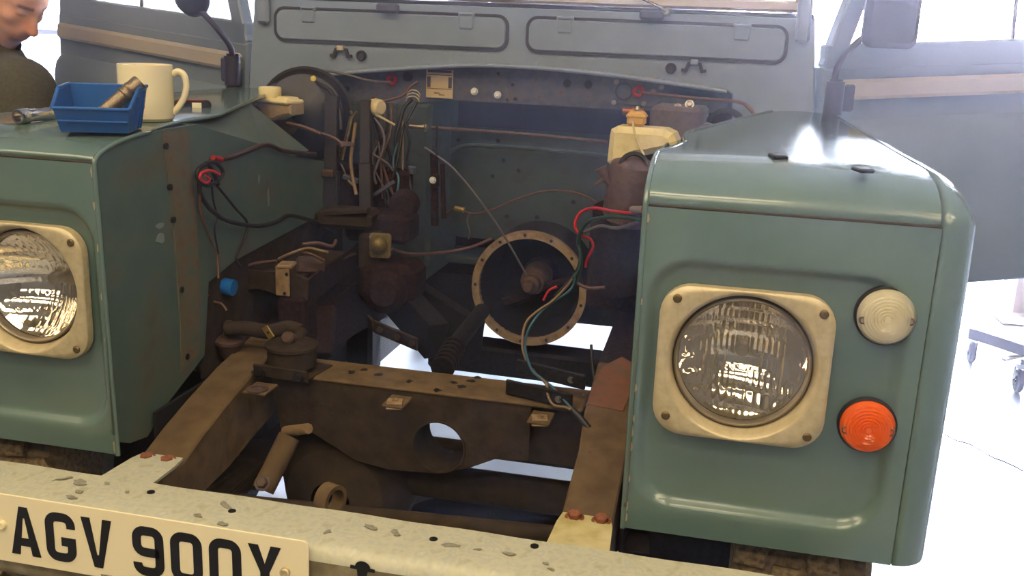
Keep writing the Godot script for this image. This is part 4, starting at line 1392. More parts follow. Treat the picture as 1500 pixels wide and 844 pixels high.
# ---------------------------------------------------------------- behind the gearbox end of the bay
func engine_bay_back() -> void:
	var c := V(0.0478, 0.6516, -1.06)
	var g := node("bellhousing", car)
	g.set_meta("label", "open clutch bellhousing with a pale machined rim")
	var xf := Transform3D(Basis.IDENTITY, c)
	var st := st_new()
	# pale rim, open at the lower right
	var rim := []
	for i in 61:
		var a := deg_to_rad(lerpf(28, 28 + 340, i / 60.0))
		rim.append(Vector2(cos(a), sin(a)) * 0.1385)
	ribbon(st, rim, 0.0185, 0.02, xf)
	put("machined_rim", st, M.aluminium_cast, g)
	for i in 12:
		var a := deg_to_rad(40 + i * 28.0)
		st = st_new()
		lathe(st, [Vector2(0.0042, -0.002), Vector2(0.0042, 0.0009), Vector2(0, 0.001)], Transform3D(Basis.IDENTITY, c + V(cos(a), sin(a), 0) * 0.1385), 10)
		put("stud_hole", st, M.black, g)
	st = st_new()
	lathe(st, [Vector2(0.146, -0.19), Vector2(0.142, -0.004), Vector2(0.130, -0.004), Vector2(0.126, -0.07), Vector2(0.112, -0.14), Vector2(0.05, -0.16), Vector2(0.04, -0.12), Vector2(0.0, -0.12)], xf, 48)
	put("housing", st, M.black_iron, g)
	st = st_new()
	lathe(st, [Vector2(0.040, -0.13), Vector2(0.034, -0.06), Vector2(0.030, -0.055), Vector2(0.030, -0.045), Vector2(0.024, -0.045), Vector2(0.022, -0.02), Vector2(0.016, -0.018), Vector2(0.013, -0.018), Vector2(0.013, 0.01), Vector2(0.009, 0.014), Vector2(0, 0.014)], Transform3D(Basis.IDENTITY, c + V(0.0, 0.006, 0)), 24)
	put("input_shaft", st, M.rust_brown, g)
	st = st_new()
	bar(st, c + V(-0.02, -0.02, -0.07), c + V(0.12, 0.03, -0.05), 0.02, 0.016)
	bar(st, c + V(-0.09, -0.07, -0.11), c + V(0.02, -0.03, -0.10), 0.016, 0.02)
	put("release_fork", st, M.oily_shaded, g)
	st = st_new()
	box(st, c + V(0, -0.02, -0.40), V(0.19, 0.22, 0.44), Basis.IDENTITY, 0.03)
	cyl(st, c + V(0, -0.02, -0.62), c + V(0, -0.06, -1.0), 0.06, 16)
	put("gearbox", st, M.oily_shaded, g)
	# gearbox crossmember and exhaust-side struts
	st = st_new()
	box(st, V(0.09, 0.440, -1.13), V(0.62, 0.075, 0.10), Basis(Vector3.BACK, -0.01), 0.008)
	put("gearbox_crossmember", st, M.black_iron, car)
	st = st_new()
	cyl(st, V(0.0159, 0.6475, -0.42), V(0.014, 0.6642, -0.5), 0.019, 16)
	for i in 6:
		var p: Vector3 = lerp(V(0.0159, 0.6475, -0.42), V(0.014, 0.6642, -0.5), i / 5.0)
		var d: Vector3 = (V(0.014, 0.6642, -0.5) - V(0.0159, 0.6475, -0.42)).normalized()
		cyl(st, p, p + d * 0.006, 0.0235, 16)
	cyl(st, V(0.014, 0.6642, -0.5), V(-0.0051, 0.6586, -0.8), 0.018, 16)
	var ps := put("slip_shaft", st, M.black_iron, car)
	ps.set_meta("label", "black shaft with a ribbed sleeve, leaning against the crossmember")
	st = st_new()
	var la := V(-0.198, 0.6533, -0.62)
	var lb := V(-0.0924, 0.6294, -0.6)
	bar(st, la, lb, 0.006, 0.036, V(0, 1, 0.4), 0.002)
	bar(st, V(-0.2181, 0.6579, -0.64), la, 0.006, 0.034, V(0, 1, 0.4), 0.002)
	for t in [0.15, 0.55, 0.88]:
		lathe(st, [Vector2(0.007, 0), Vector2(0.007, 0.005), Vector2(0, 0.005)], facing(la.lerp(lb, t) + V(0, 0, 0.003), V(0, 0, 1)), 12)
	put("slotted_link", st, M.dirt_dark, car)
	# dark beam behind, cutting across the bright floor
	st = st_new()
	bar(st, V(-0.2108, 0.6255, -0.95), V(-0.0125, 0.586, -0.8), 0.03, 0.10)
	bar(st, V(-0.3002, 0.6693, -0.95), V(-0.0956, 0.5918, -0.75), 0.05, 0.09)
	put("engine_mount_arm", st, M.black_iron, car)
	st = st_new()
	box(st, V(-0.19, 0.64, -1.40), V(0.25, 0.24, 0.02), Basis.IDENTITY, 0.005)
	put("added_dark_plate", st, M.oily_shaded, car)  # dark plates added to hide the lit cabin behind
	st = st_new()
	box(st, V(0.27, 0.64, -1.40), V(0.16, 0.24, 0.02), Basis.IDENTITY, 0.005)
	put("added_dark_plate", st, M.oily_shaded, car)
	# throttle cross rod with a bright end
	st = st_new()
	tube(st, [V(-0.1962, 1.0462, -1), V(0.02, 1.0447, -1), V(0.232, 1.0387, -1)], 0.0045, 8, 4)
	var rod := put("throttle_rod", st, M.rust_brown, car)
	st = st_new()
	cyl(st, V(-0.2515, 1.0461, -1), V(-0.2134, 1.0468, -1), 0.006, 10)
	hexbolt(st, V(-0.2117, 1.0469, -1), V(1, 0, 0.1), 0.008, 0.006)
	put("bright_stud", st, M.dull_steel, rod)
	# linkage hanging beside the footwell
	st = st_new()
	tube(st, [V(-0.1942, 0.9816, -1.02), V(-0.1887, 0.8036, -1.02)], 0.010, 8, 1)
	tube(st, [V(-0.1727, 0.9579, -1.02), V(-0.1661, 0.8227, -1.02)], 0.006, 8, 1)
	box(st, V(-0.1879, 0.9162, -1.01), V(0.02, 0.035, 0.02), Basis.IDENTITY, 0.004)
	put("pedal_linkage", st, M.oily_shaded, car)
	st = st_new()
	hexbolt(st, V(-0.187, 0.9206, -0.99), V(0, 0, 1), 0.006, 0.006)
	put("bright_bolt", st, M.bright_zinc, car)

# ---------------------------------------------------------------- left side of the bay
func engine_bay_left() -> void:
	# brake servo and its reservoir
	var g := node("brake_servo", car)
	g.set_meta("label", "black brake servo drum with a translucent yellowed fluid reservoir")
	var st := st_new()
	lathe(st, [Vector2(0, 0.07), Vector2(0.05, 0.065), Vector2(0.095, 0.045), Vector2(0.108, 0.02), Vector2(0.115, 0.02), Vector2(0.115, 0.005), Vector2(0.106, 0.0), Vector2(0.09, -0.05), Vector2(0, -0.06)], facing(V(-0.5043, 1.0617, -0.97), V(0.25, 0.1, 1)), 40)
	put("servo_drum", st, M.servo_black, g)
	st = st_new()
	var a := V(-0.5656, 1.0598, -0.86)
	cyl(st, a, V(-0.5046, 1.0287, -0.93), 0.024, 16)
	cyl(st, V(-0.5745, 1.071, -0.83), a, 0.018, 14)
	put("master_cylinder", st, M.rust_brown, g)
	var rc := V(-0.5371, 1.0931, -0.86)
	st = st_new()
	var rb := Basis(V(1, -0.03, 0.25).normalized(), V(0, 1, 0), V(-0.25, 0, 1).normalized())
	prism(st, [Vector2(-0.062, 0.006), Vector2(-0.062, -0.012), Vector2(-0.045, -0.034), Vector2(0.010, -0.036), Vector2(0.030, -0.026), Vector2(0.062, -0.018), Vector2(0.062, 0.006)], 0.055, Transform3D(rb, rc + V(0, 0, 0.03)), 0.005)
	put("fluid_reservoir", st, M.reservoir_plastic, g)
	st = st_new()
	box(st, rc + V(0, 0.0095, 0.004), V(0.132, 0.011, 0.064), rb, 0.004)
	box(st, rc + rb * V(0.04, 0.015, 0.0), V(0.04, 0.010, 0.040), rb, 0.004)
	put("reservoir_lid", st, M.washer_plastic, g)
	st = st_new()
	lathe(st, [Vector2(0.026, 0), Vector2(0.026, 0.022), Vector2(0.024, 0.025), Vector2(0, 0.026)], facing(rc + V(-0.008, 0.014, 0.005), Vector3.UP), 28)
	put("filler_cap", st, M.washer_plastic, g)
	# two upright pedal-box stays
	for q in [[V(-0.4088, 1.1166, -0.9), V(-0.4048, 0.9427, -0.88), 0.032, V(-0.3954, 0.8072, -0.86)], [V(-0.3333, 1.11, -0.92), V(-0.3251, 0.9619, -0.9), 0.026, V(-0.3154, 0.8514, -0.88)]]:
		st = st_new()
		bar(st, q[0], q[1], q[2], 0.018, Vector3.BACK, 0.002)
		bar(st, q[1], q[3], q[2] * 1.15, 0.02, Vector3.BACK, 0.002)
		put("upright_stay", st, M.stay_black, car)
	st = st_new()
	bar(st, V(-0.4187, 0.9345, -0.86), V(-0.3895, 0.9398, -0.86), 0.010, 0.012)
	box(st, V(-0.4032, 0.9389, -0.86), V(0.03, 0.018, 0.02), Basis.IDENTITY, 0.003)
	put("stay_clamp", st, M.rust_brown, car)
	st = st_new()
	bar(st, V(-0.4052, 1.0077, -0.89), V(-0.3486, 1.0065, -0.89), 0.012, 0.010)
	put("stay_clamp", st, M.rust_brown, car)
	# steering column box and its shelf
	st = st_new()
	box(st, V(-0.3458, 0.8426, -0.84), V(0.135, 0.04, 0.10), Basis(Vector3.UP, 0.1), 0.01)
	bar(st, V(-0.3969, 0.855, -0.8), V(-0.2799, 0.8706, -0.8), 0.03, 0.012)
	put("steering_bracket", st, M.dirt_dark, car)
	# engine-mount platform on the left rail: a beam across and one running back
	g = node("battery_tray_frame", car)
	g.set_meta("label", "dirty welded frame on the chassis rail below the steering column")
	st = st_new()
	prism(st, xy([V(-0.4982, 0.7752, -0.5), V(-0.4563, 0.7835, -0.5), V(-0.3604, 0.7865, -0.5), V(-0.3124, 0.7824, -0.5), V(-0.2946, 0.7755, -0.5), V(-0.2981, 0.732, -0.5), V(-0.3434, 0.7275, -0.5), V(-0.3765, 0.7388, -0.5), V(-0.4068, 0.7446, -0.5), V(-0.4579, 0.7338, -0.5), V(-0.4968, 0.73, -0.5)]), 0.008, Transform3D(Basis.IDENTITY, V(0, 0, -0.50)), 0.002)
	put("front_beam", st, M.dirt_dark, g)
	st = st_new()
	var p0 := V(-0.2946, 0.7755, -0.5)
	var p1 := V(-0.3263, 0.7782, -0.86)
	var dn := V(0, -0.055, 0)
	cquad(st, [p0, p1, p1 + dn, p0 + dn], p0 + V(-0.3, 0, 0))
	cquad(st, [p0 + V(-0.006, 0, 0), p1 + V(-0.006, 0, 0), p1 + dn + V(-0.006, 0, 0), p0 + dn + V(-0.006, 0, 0)], p0 + V(0.3, 0, 0))
	cquad(st, [p0, p1, p1 + V(-0.006, 0, 0), p0 + V(-0.006, 0, 0)], p0 + V(0, -1, 0))
	put("side_beam", st, M.oily_shaded, g)  # darker than the front beam: shade of the bay put into colour
	st = st_new()
	box(st, V(-0.4179, 0.7652, -0.66), V(0.19, 0.006, 0.30), Basis(Vector3.UP, -0.1), 0.002)
	put("shelf", st, M.dirt_dark, g)
	st = st_new()
	box(st, V(-0.3445, 0.7715, -0.485), V(0.030, 0.062, 0.006), Basis.IDENTITY, 0.002)
	box(st, V(-0.342, 0.8025, -0.5), V(0.032, 0.008, 0.04), Basis(Vector3.UP, 0.2), 0.002)
	put("upright_tab", st, M.aluminium_cast, g)
	st = st_new()
	for q in [V(-0.3386, 0.7472, -0.481), V(-0.3334, 0.7877, -0.481)]:
		lathe(st, [Vector2(0.0035, 0), Vector2(0.0035, 0.001), Vector2(0, 0.001)], Transform3D(Basis.IDENTITY, q), 10)
	put("tab_hole", st, M.black, g)
	st = st_new()
	box(st, V(-0.3345, 0.7813, -0.6), V(0.06, 0.03, 0.05), Basis(Vector3.UP, 0.4), 0.006)
	cyl(st, V(-0.3119, 0.7835, -0.62), V(-0.358, 0.7731, -0.6), 0.011, 12)
	put("relay_lump", st, M.rust_brown, g)
	# post under the platform
	st = st_new()
	box(st, V(-0.3293, 0.6677, -0.52), V(0.06, 0.14, 0.07), Basis.IDENTITY, 0.006)
	bar(st, V(-0.304, 0.6906, -0.6), V(-0.291, 0.5998, -0.55), 0.05, 0.04)
	put("platform_post", st, M.oily_shaded, g)
	# brass-coloured cap on its square flange
	var c := V(-0.2513, 0.7901, -0.8)
	g = node("square_flange_cap", car)
	g.set_meta("label", "square yellowed zinc flange with a domed centre")
	st = st_new()
	prism(st, round_rect(0.050, 0.058, 0.008, 4), 0.008, facing(c, V(0.25, 0.1, 1)), 0.0015)
	put("flange", st, M.olive_brass, g)
	st = st_new()
	lathe(st, [Vector2(0.021, 0), Vector2(0.021, 0.008), Vector2(0.018, 0.016), Vector2(0.010, 0.022), Vector2(0, 0.024)], facing(c + V(-0.004, 0.002, 0), V(0.25, 0.1, 1)), 28)
	put("dome", st, M.olive_brass, g)
	st = st_new()
	box(st, c + V(-0.03, -0.02, -0.03), V(0.06, 0.09, 0.05), Basis(Vector3.UP, 0.25), 0.01)
	put("body", st, M.dirt_dark, g)
	# swivel relay on the crossmember with its long arm
	g = node("steering_relay", car)
	g.set_meta("label", "round steering relay bolted to the crossmember with a forked arm")
	c = V(-0.2577, 0.66, -0.3182)
	st = st_new()
	lathe(st, [Vector2(0.046, -0.02), Vector2(0.046, 0.012), Vector2(0.050, 0.014), Vector2(0.050, 0.020), Vector2(0.047, 0.022), Vector2(0.044, 0.018), Vector2(0, 0.018)], facing(c + V(0.0, 0.012, -0.02), Vector3.UP), 36)
	put("relay_drum", st, M.dirt_dark, g)
	st = st_new()
	var k0 := V(-0.3157, 0.648, -0.297)
	var k1 := V(-0.2031, 0.648, -0.2883)
	bar(st, k0, k1, 0.005, 0.024, V(0, 1, 0.2), 0.001)
	box(st, (k0 + k1) * 0.5 + V(0, -0.008, -0.05), V(0.12, 0.006, 0.10), Basis(Vector3.UP, -0.12), 0.002)
	put("clamp_plate", st, M.dirt_dark, g)
	for t in [0.12, 0.85]:
		st = st_new()
		hexbolt(st, k0.lerp(k1, t) + V(0, -0.002, 0.003), V(0.1, 0.1, 1), 0.008, 0.009)
		put("clamp_bolt", st, M.black_iron, g)
	st = st_new()
	tube(st, [V(-0.4068, 0.6993, -0.36), V(-0.3686, 0.7019, -0.37), V(-0.3233, 0.6969, -0.38), V(-0.2968, 0.7024, -0.4), V(-0.2667, 0.6972, -0.4)], 0.015, 10, 5)
	tube(st, [V(-0.2667, 0.6972, -0.4), V(-0.2649, 0.688, -0.38), V(-0.283, 0.6848, -0.37)], 0.013, 10, 5, 0.009)
	put("relay_arm", st, M.dirt_dark, g)
	st = st_new()
	lathe(st, [Vector2(0.013, 0), Vector2(0.013, 0.014), Vector2(0.009, 0.018), Vector2(0, 0.018)], facing(V(-0.2688, 0.695, -0.355), V(0, 0.5, 1)), 14)
	put("arm_bolt", st, M.rust_brown, g)
	st = st_new()
	box(st, V(-0.3088, 0.7072, -0.345), V(0.014, 0.026, 0.004), Basis(Vector3.BACK, 0.6), 0.001)
	put("brass_tag", st, M.brass, g)
	st = st_new()
	lathe(st, [Vector2(0.0025, 0), Vector2(0.0025, 0.001), Vector2(0, 0.001)], Transform3D(Basis.IDENTITY, V(-0.3075, 0.7081, -0.3425)), 10)
	put("tag_hole", st, M.black, g)
	st = st_new()
	var bj := V(-0.4095, 0.6793, -0.38)
	lathe(st, [Vector2(0.012, -0.05), Vector2(0.022, -0.035), Vector2(0.024, -0.02), Vector2(0.030, -0.012), Vector2(0.030, -0.006), Vector2(0.016, 0.0), Vector2(0.010, 0.012), Vector2(0.008, 0.03), Vector2(0, 0.032)], facing(bj, V(0.05, 1, 0.1)), 20)
	put("ball_joint", st, M.rust_brown, g)
	# fuse holder wrapped in blue tape
	st = st_new()
	var f0 := V(-0.4507, 0.7759, -0.4)
	var f1 := V(-0.4068, 0.7718, -0.4)
	tube(st, [f0, f0.lerp(f1, 0.25), f0.lerp(f1, 0.55), f1], 0.0165, 8, 3)
	put("taped_connector", st, M.blue_tape, car)
	# white warning-switch cap and a knob
	st = st_new()
	lathe(st, [Vector2(0.018, -0.02), Vector2(0.020, -0.008), Vector2(0.019, 0.008), Vector2(0.014, 0.014), Vector2(0, 0.015)], facing(V(-0.3081, 1.0933, -0.93), V(0.9, 0, 0.6)), 24)
	put("switch_cap", st, M.bakelite, car)
	st = st_new()
	lathe(st, [Vector2(0.008, -0.006), Vector2(0.009, 0), Vector2(0.006, 0.006), Vector2(0, 0.007)], facing(V(-0.4741, 1.1495, -0.94), V(0.3, 0.2, 1)), 16)
	put("yellow_plug", st, M.brass_yellow, car)
	# coil of clips under the dash
	st = st_new()
	for k in 3:
		var pts := []
		for i in 9:
			var t := PI * i / 8.0
			pts.append(V(-0.2423, 1.12, -1) + V(-0.016 * cos(t), 0.012 * sin(t) - k * 0.007, k * 0.004))
		tube(st, pts, 0.0028, 6, 3)
	put("spring_clip", st, M.dull_steel, car)
	# brackets and levers among the pedals
	st = st_new()
	bar(st, V(-0.3811, 1.0669, -0.95), V(-0.3953, 0.963, -0.92), 0.012, 0.006)
	bar(st, V(-0.3776, 1.0704, -0.95), V(-0.3846, 1.0797, -0.95), 0.006, 0.006)
	bar(st, V(-0.3776, 1.0639, -0.95), V(-0.3672, 1.0791, -0.95), 0.006, 0.006)
	bar(st, V(-0.4062, 1.0102, -0.93), V(-0.4011, 0.968, -0.93), 0.008, 0.005)
	put("pedal_lever", st, M.olive_brass, car)
	st = st_new()
	bar(st, V(-0.382, 0.9287, -0.9), V(-0.3422, 0.9184, -0.9), 0.014, 0.012)
	bar(st, V(-0.3117, 0.8849, -0.92), V(-0.2603, 0.9216, -0.92), 0.010, 0.010)
	bar(st, V(-0.2468, 0.9444, -0.98), V(-0.2293, 0.9423, -0.98), 0.02, 0.018)
	put("linkage_pin", st, M.dull_dark, car)
	st = st_new()
	box(st, V(-0.3996, 0.8952, -0.93), V(0.09, 0.12, 0.05), Basis.IDENTITY, 0.01)
	box(st, V(-0.2986, 0.8786, -0.98), V(0.12, 0.13, 0.05), Basis.IDENTITY, 0.012)
	lathe(st, [Vector2(0.036, -0.02), Vector2(0.036, 0.01), Vector2(0.025, 0.02), Vector2(0, 0.02)], facing(V(-0.239, 0.8657, -0.93), V(0.2, 0, 1)), 24)
	put("pedal_box", st, M.oily_shaded, car)
	st = st_new()
	box(st, V(-0.2831, 0.8175, -0.9), V(0.16, 0.07, 0.10), Basis.IDENTITY, 0.012)
	box(st, V(-0.2383, 0.6987, -0.85), V(0.14, 0.10, 0.12), Basis.IDENTITY, 0.02)
	lathe(st, [Vector2(0.05, -0.05), Vector2(0.05, 0.03), Vector2(0.03, 0.05), Vector2(0, 0.05)], facing(V(-0.2283, 0.6917, -0.78), V(0.2, 0.1, 1)), 24)
	put("steering_gearbox", st, M.oily_shaded, car)

# ---------------------------------------------------------------- right side of the bay
func engine_bay_right() -> void:
	var g := node("washer_bottle", car)
	g.set_meta("label", "yellowed plastic washer bottle with a filler neck")
	var c := V(0.3428, 1.0725, -0.66)
	var st := st_new()
	var xf := Transform3D(Basis(Vector3.UP, -0.1), c + V(0, 0, 0.035))
	prism(st, [Vector2(-0.062, 0.018), Vector2(-0.060, 0.030), Vector2(-0.048, 0.037), Vector2(0.045, 0.037), Vector2(0.062, 0.030), Vector2(0.070, 0.016), Vector2(0.070, 0.0), Vector2(0.03, -0.01), Vector2(0.016, -0.015), Vector2(-0.006, -0.018), Vector2(-0.020, -0.030), Vector2(-0.030, -0.050), Vector2(-0.042, -0.052), Vector2(-0.064, -0.034)], 0.075, xf, 0.012)
	put("bottle", st, M.washer_plastic, g)
	st = st_new()
	box(st, c + V(-0.012, 0.052, 0), V(0.036, 0.028, 0.036), Basis.IDENTITY, 0.005)
	box(st, c + V(-0.012, 0.057, 0), V(0.040, 0.008, 0.040), Basis.IDENTITY, 0.003)
	put("filler_neck", st, M.washer_cap, g)
	st = st_new()
	lathe(st, [Vector2(0.005, 0), Vector2(0.006, 0.006), Vector2(0.003, 0.012), Vector2(0, 0.013)], facing(c + V(-0.012, 0.064, 0), Vector3.UP), 14)
	put("pump_nipple", st, M.dull_steel, g)
	st = st_new()
	tube(st, [c + V(-0.015, 0.05, 0.045), c + V(-0.008, 0.025, 0.05), c + V(0.004, 0.0, 0.05), c + V(0.012, -0.012, 0.05)], 0.0022, 6, 5)
	put("moulding_seam", st, M.washer_plastic, g)
	# rust-brown drum under the bottle
	st = st_new()
	var d := V(0.3347, 1.0134, -0.6)
	lathe(st, [Vector2(0.040, -0.09), Vector2(0.050, -0.08), Vector2(0.051, 0.015), Vector2(0.046, 0.030), Vector2(0.022, 0.040), Vector2(0, 0.042)], facing(d + V(0.004, 0.0, 0), V(0.1, 1, 0.12)), 36)
	var dr := put("rusty_drum", st, M.rust_brown, car)
	st = st_new()
	outline(st, circle2(0.026, 24), 0.007, 0.01, facing(d + V(0.006, 0.028, 0.03), V(0.1, 0.35, 1)))
	put("rubber_ring", st, M.rubber, dr)
	st = st_new()
	tube(st, [V(0.2764, 1.0331, -0.58), V(0.2883, 1.0128, -0.58), V(0.3052, 0.9968, -0.58)], 0.012, 10, 4, 0.006)
	tube(st, [V(0.2843, 1.0139, -0.57), V(0.2693, 0.9996, -0.57)], 0.004, 6, 1)
	put("drum_bracket", st, M.rust_brown, dr)
	st = st_new()
	cyl(st, V(0.3098, 0.9507, -0.62), V(0.3131, 0.781, -0.66), 0.05, 24)
	box(st, V(0.3059, 0.8177, -0.72), V(0.12, 0.20, 0.06), Basis.IDENTITY, 0.01)
	put("dark_canister", st, M.oily_shaded, car)
	# heater box
	st = st_new()
	box(st, V(0.3979, 1.099, -0.92), V(0.115, 0.075, 0.13), Basis(Vector3.UP, -0.05), 0.008)
	var hb := put("heater_box", st, M.heater_grey, car)
	st = st_new()
	prism(st, xy([V(0.433, 1.0686, -0.87), V(0.4097, 1.0862, -0.87), V(0.4587, 1.1066, -0.87), V(0.4983, 1.0974, -0.87), V(0.5005, 1.0728, -0.87)]), 0.05, Transform3D(Basis.IDENTITY, V(0, 0, -0.85)), 0.006)
	put("heater_duct", st, M.heater_grey, hb)
	st = st_new()
	hexbolt(st, V(0.4179, 1.1414, -0.9), V(0, 0.5, 1), 0.007, 0.006)
	hexbolt(st, V(0.3935, 1.1342, -0.9), V(0, 0.6, 1), 0.006, 0.004)
	put("box_bolt", st, M.dull_steel, hb)
	st = st_new()
	lathe(st, [Vector2(0.045, 0), Vector2(0.045, 0.03), Vector2(0.036, 0.03), Vector2(0.036, 0.0)], facing(V(0.4942, 1.0873, -0.95), V(0.2, 0.2, 1)), 30)
	put("heater_hose", st, M.rubber, hb)
	# copper union stub
	st = st_new()
	cyl(st, V(0.2622, 1.1111, -1), V(0.3092, 1.1122, -1), 0.0085, 14)
	cyl(st, V(0.2841, 1.1123, -1), V(0.2904, 1.1127, -1), 0.0100, 14)
	put("pipe_union", st, M.copper, car)

# ---------------------------------------------------------------- wires and pipes
func wiring() -> void:
	# pipe from the grommet to the heater
	wire("copper_pipe", [V(0.299, 1.1527, -1.04), V(0.3481, 1.1517, -1.02), V(0.4262, 1.1487, -1.01), V(0.5176, 1.1467, -1), V(0.5458, 1.1338, -0.99), V(0.5659, 1.1101, -0.98)], 0.0045, M.wire_brown)
	# copper line across the tunnel cover
	wire("brake_pipe", [V(-0.2047, 0.8008, -1.15), V(-0.1829, 0.8206, -1.15), V(-0.1646, 0.8256, -1.15), V(-0.1404, 0.8167, -1.15), V(-0.1129, 0.8171, -1.15), V(-0.0679, 0.8332, -1.15), V(-0.006, 0.8645, -1.15), V(0.064, 0.8891, -1.15), V(0.1342, 0.8908, -1.15), V(0.1802, 0.8769, -1.15), V(0.202, 0.8612, -1.15)], 0.0032, M.pipe_brown)
	var st := st_new()
	cyl(st, V(-0.1728, 0.8284, -1.14), V(-0.147, 0.825, -1.14), 0.0075, 10)
	put("pipe_union", st, M.brass, car)
	wire("thin_cable", [V(-0.1295, 0.8209, -1.13), V(-0.1362, 0.7989, -1.13), V(-0.128, 0.7709, -1.13), V(-0.1312, 0.7526, -1.13)], 0.0022, M.wire_grey)
	wire("choke_cable", [V(-0.2125, 0.9975, -1), V(-0.1779, 0.981, -0.99), V(-0.1314, 0.9524, -0.98), V(-0.07, 0.8874, -0.98), V(-0.0125, 0.8048, -1), V(0.0489, 0.694, -1.03)], 0.0025, M.wire_grey)
	wire("clutch_pipe", [V(-0.2231, 0.7846, -0.8), V(-0.2002, 0.7628, -0.86), V(-0.1434, 0.7525, -0.95), V(-0.0886, 0.7608, -1), V(-0.0473, 0.7771, -1.04)], 0.004, M.wire_brown)
	# bundle from the right wing
	wire("red_wire", [V(0.3884, 1.0066, -0.3), V(0.3657, 0.9924, -0.34), V(0.3272, 0.9784, -0.42), V(0.2791, 0.9678, -0.5), V(0.2508, 0.9532, -0.52), V(0.2417, 0.9287, -0.52), V(0.2532, 0.9112, -0.52), V(0.2706, 0.9028, -0.53), V(0.2781, 0.8874, -0.53), V(0.2662, 0.86, -0.54), V(0.2645, 0.8436, -0.54)], 0.0031, M.wire_red)
	wire("green_wire", [V(0.3874, 0.9894, -0.3), V(0.3302, 0.9722, -0.4), V(0.2781, 0.9492, -0.48), V(0.2583, 0.9258, -0.5), V(0.2488, 0.8962, -0.52), V(0.2554, 0.8741, -0.52), V(0.2545, 0.8431, -0.52), V(0.2422, 0.8244, -0.52)], 0.003, M.wire_green)
	wire("dark_green_wire", [V(0.3852, 0.9903, -0.32), V(0.3216, 0.9706, -0.42), V(0.268, 0.9371, -0.5), V(0.2511, 0.903, -0.52), V(0.2575, 0.8547, -0.53), V(0.2518, 0.8134, -0.53)], 0.003, M.wire_green)
	wire("violet_wire", [V(0.3835, 0.9832, -0.32), V(0.3375, 0.9532, -0.4), V(0.2992, 0.9429, -0.46), V(0.2637, 0.9211, -0.5)], 0.003, M.wire_grey)
	wire("black_wire", [V(0.2556, 0.9167, -0.52), V(0.2477, 0.8874, -0.53), V(0.2545, 0.8611, -0.53), V(0.2431, 0.8262, -0.53), V(0.2076, 0.7816, -0.53)], 0.0035, M.wire_black)
	wire("grey_wire", [V(0.2471, 0.8316, -0.52), V(0.2324, 0.8071, -0.52), V(0.2063, 0.7769, -0.51), V(0.1848, 0.7609, -0.5), V(0.1643, 0.7395, -0.48), V(0.162, 0.7067, -0.46), V(0.1743, 0.6799, -0.44), V(0.2108, 0.6794, -0.36), V(0.2359, 0.6743, -0.33), V(0.2443, 0.6591, -0.31), V(0.2579, 0.6464, -0.3), V(0.2889, 0.6464, -0.29), V(0.3249, 0.6207, -0.27)], 0.0028, M.wire_tan)
	wire("blue_wire", [V(0.2482, 0.8358, -0.52), V(0.2407, 0.8024, -0.52), V(0.1961, 0.7649, -0.51), V(0.1739, 0.7351, -0.48), V(0.1677, 0.7004, -0.46), V(0.2014, 0.6888, -0.36), V(0.2275, 0.6776, -0.34), V(0.253, 0.6695, -0.32), V(0.2867, 0.6493, -0.295), V(0.3189, 0.628, -0.275)], 0.0026, M.wire_blue)
	wire("short_red_wire", [V(0.2154, 0.8079, -0.51), V(0.1998, 0.7982, -0.51), V(0.19, 0.7781, -0.51)], 0.0026, M.wire_red)
	wire("stub_wire", [V(0.2533, 0.8159, -0.52), V(0.275, 0.8085, -0.52), V(0.3065, 0.8129, -0.52)], 0.0034, M.wire_brown)
	st = st_new()
	tube(st, [V(0.2921, 0.6486, -0.285), V(0.3087, 0.6393, -0.275), V(0.3266, 0.6254, -0.265)], 0.0055, 8, 3)
	put("wire_sleeve", st, M.wire_black, car)
	st = st_new()
	tube(st, [V(0.3675, 1, -0.33), V(0.3915, 1.0085, -0.29)], 0.006, 8, 1)
	put("wire_sleeve", st, M.wire_tan, car)
	wire("hanging_cable", [V(0.2924, 0.7081, -0.48), V(0.3001, 0.6743, -0.46), V(0.3116, 0.6414, -0.44)], 0.003, M.wire_black)
	# loom along the left inner wing
	wire("wiring_loom", [V(-0.405, 0.9913, -0.7907), V(-0.405, 1.0031, -0.7103), V(-0.405, 1.0167, -0.6255), V(-0.405, 1.0375, -0.5473), V(-0.405, 1.0331, -0.4592), V(-0.405, 1.0289, -0.3909), V(-0.405, 1.0323, -0.3274)], 0.0052, M.wire_loom)
	wire("wiring_loom", [V(-0.4, 1.0048, -0.2731), V(-0.4, 0.9761, -0.2758), V(-0.4, 0.9416, -0.3121), V(-0.4, 0.9103, -0.3741), V(-0.4, 0.8812, -0.4844), V(-0.4, 0.8733, -0.5767), V(-0.4, 0.8768, -0.6329), V(-0.4, 0.857, -0.7128), V(-0.4, 0.8211, -0.8263), V(-0.39, 0.7971, -0.8719)], 0.0048, M.wire_black)
	wire("loose_wire", [V(-0.4, 1.0096, -0.2925), V(-0.4, 0.9793, -0.3397), V(-0.4, 0.9307, -0.4022), V(-0.4, 0.8947, -0.4474), V(-0.4, 0.8642, -0.4343), V(-0.4, 0.8331, -0.3991), V(-0.4, 0.8133, -0.4145)], 0.0026, M.wire_black)
	wire("loose_wire", [V(-0.4, 0.9947, -0.2748), V(-0.4, 0.9454, -0.2735), V(-0.4, 0.8967, -0.2991), V(-0.4, 0.8525, -0.3261), V(-0.39, 0.8136, -0.3104)], 0.0026, M.wire_brown)
	wire("loose_wire", [V(-0.4, 0.999, -0.3161), V(-0.4, 0.9634, -0.3186), V(-0.4, 0.9256, -0.3311), V(-0.4, 0.9057, -0.3196), V(-0.4, 0.8553, -0.3315)], 0.002, M.wire_black)
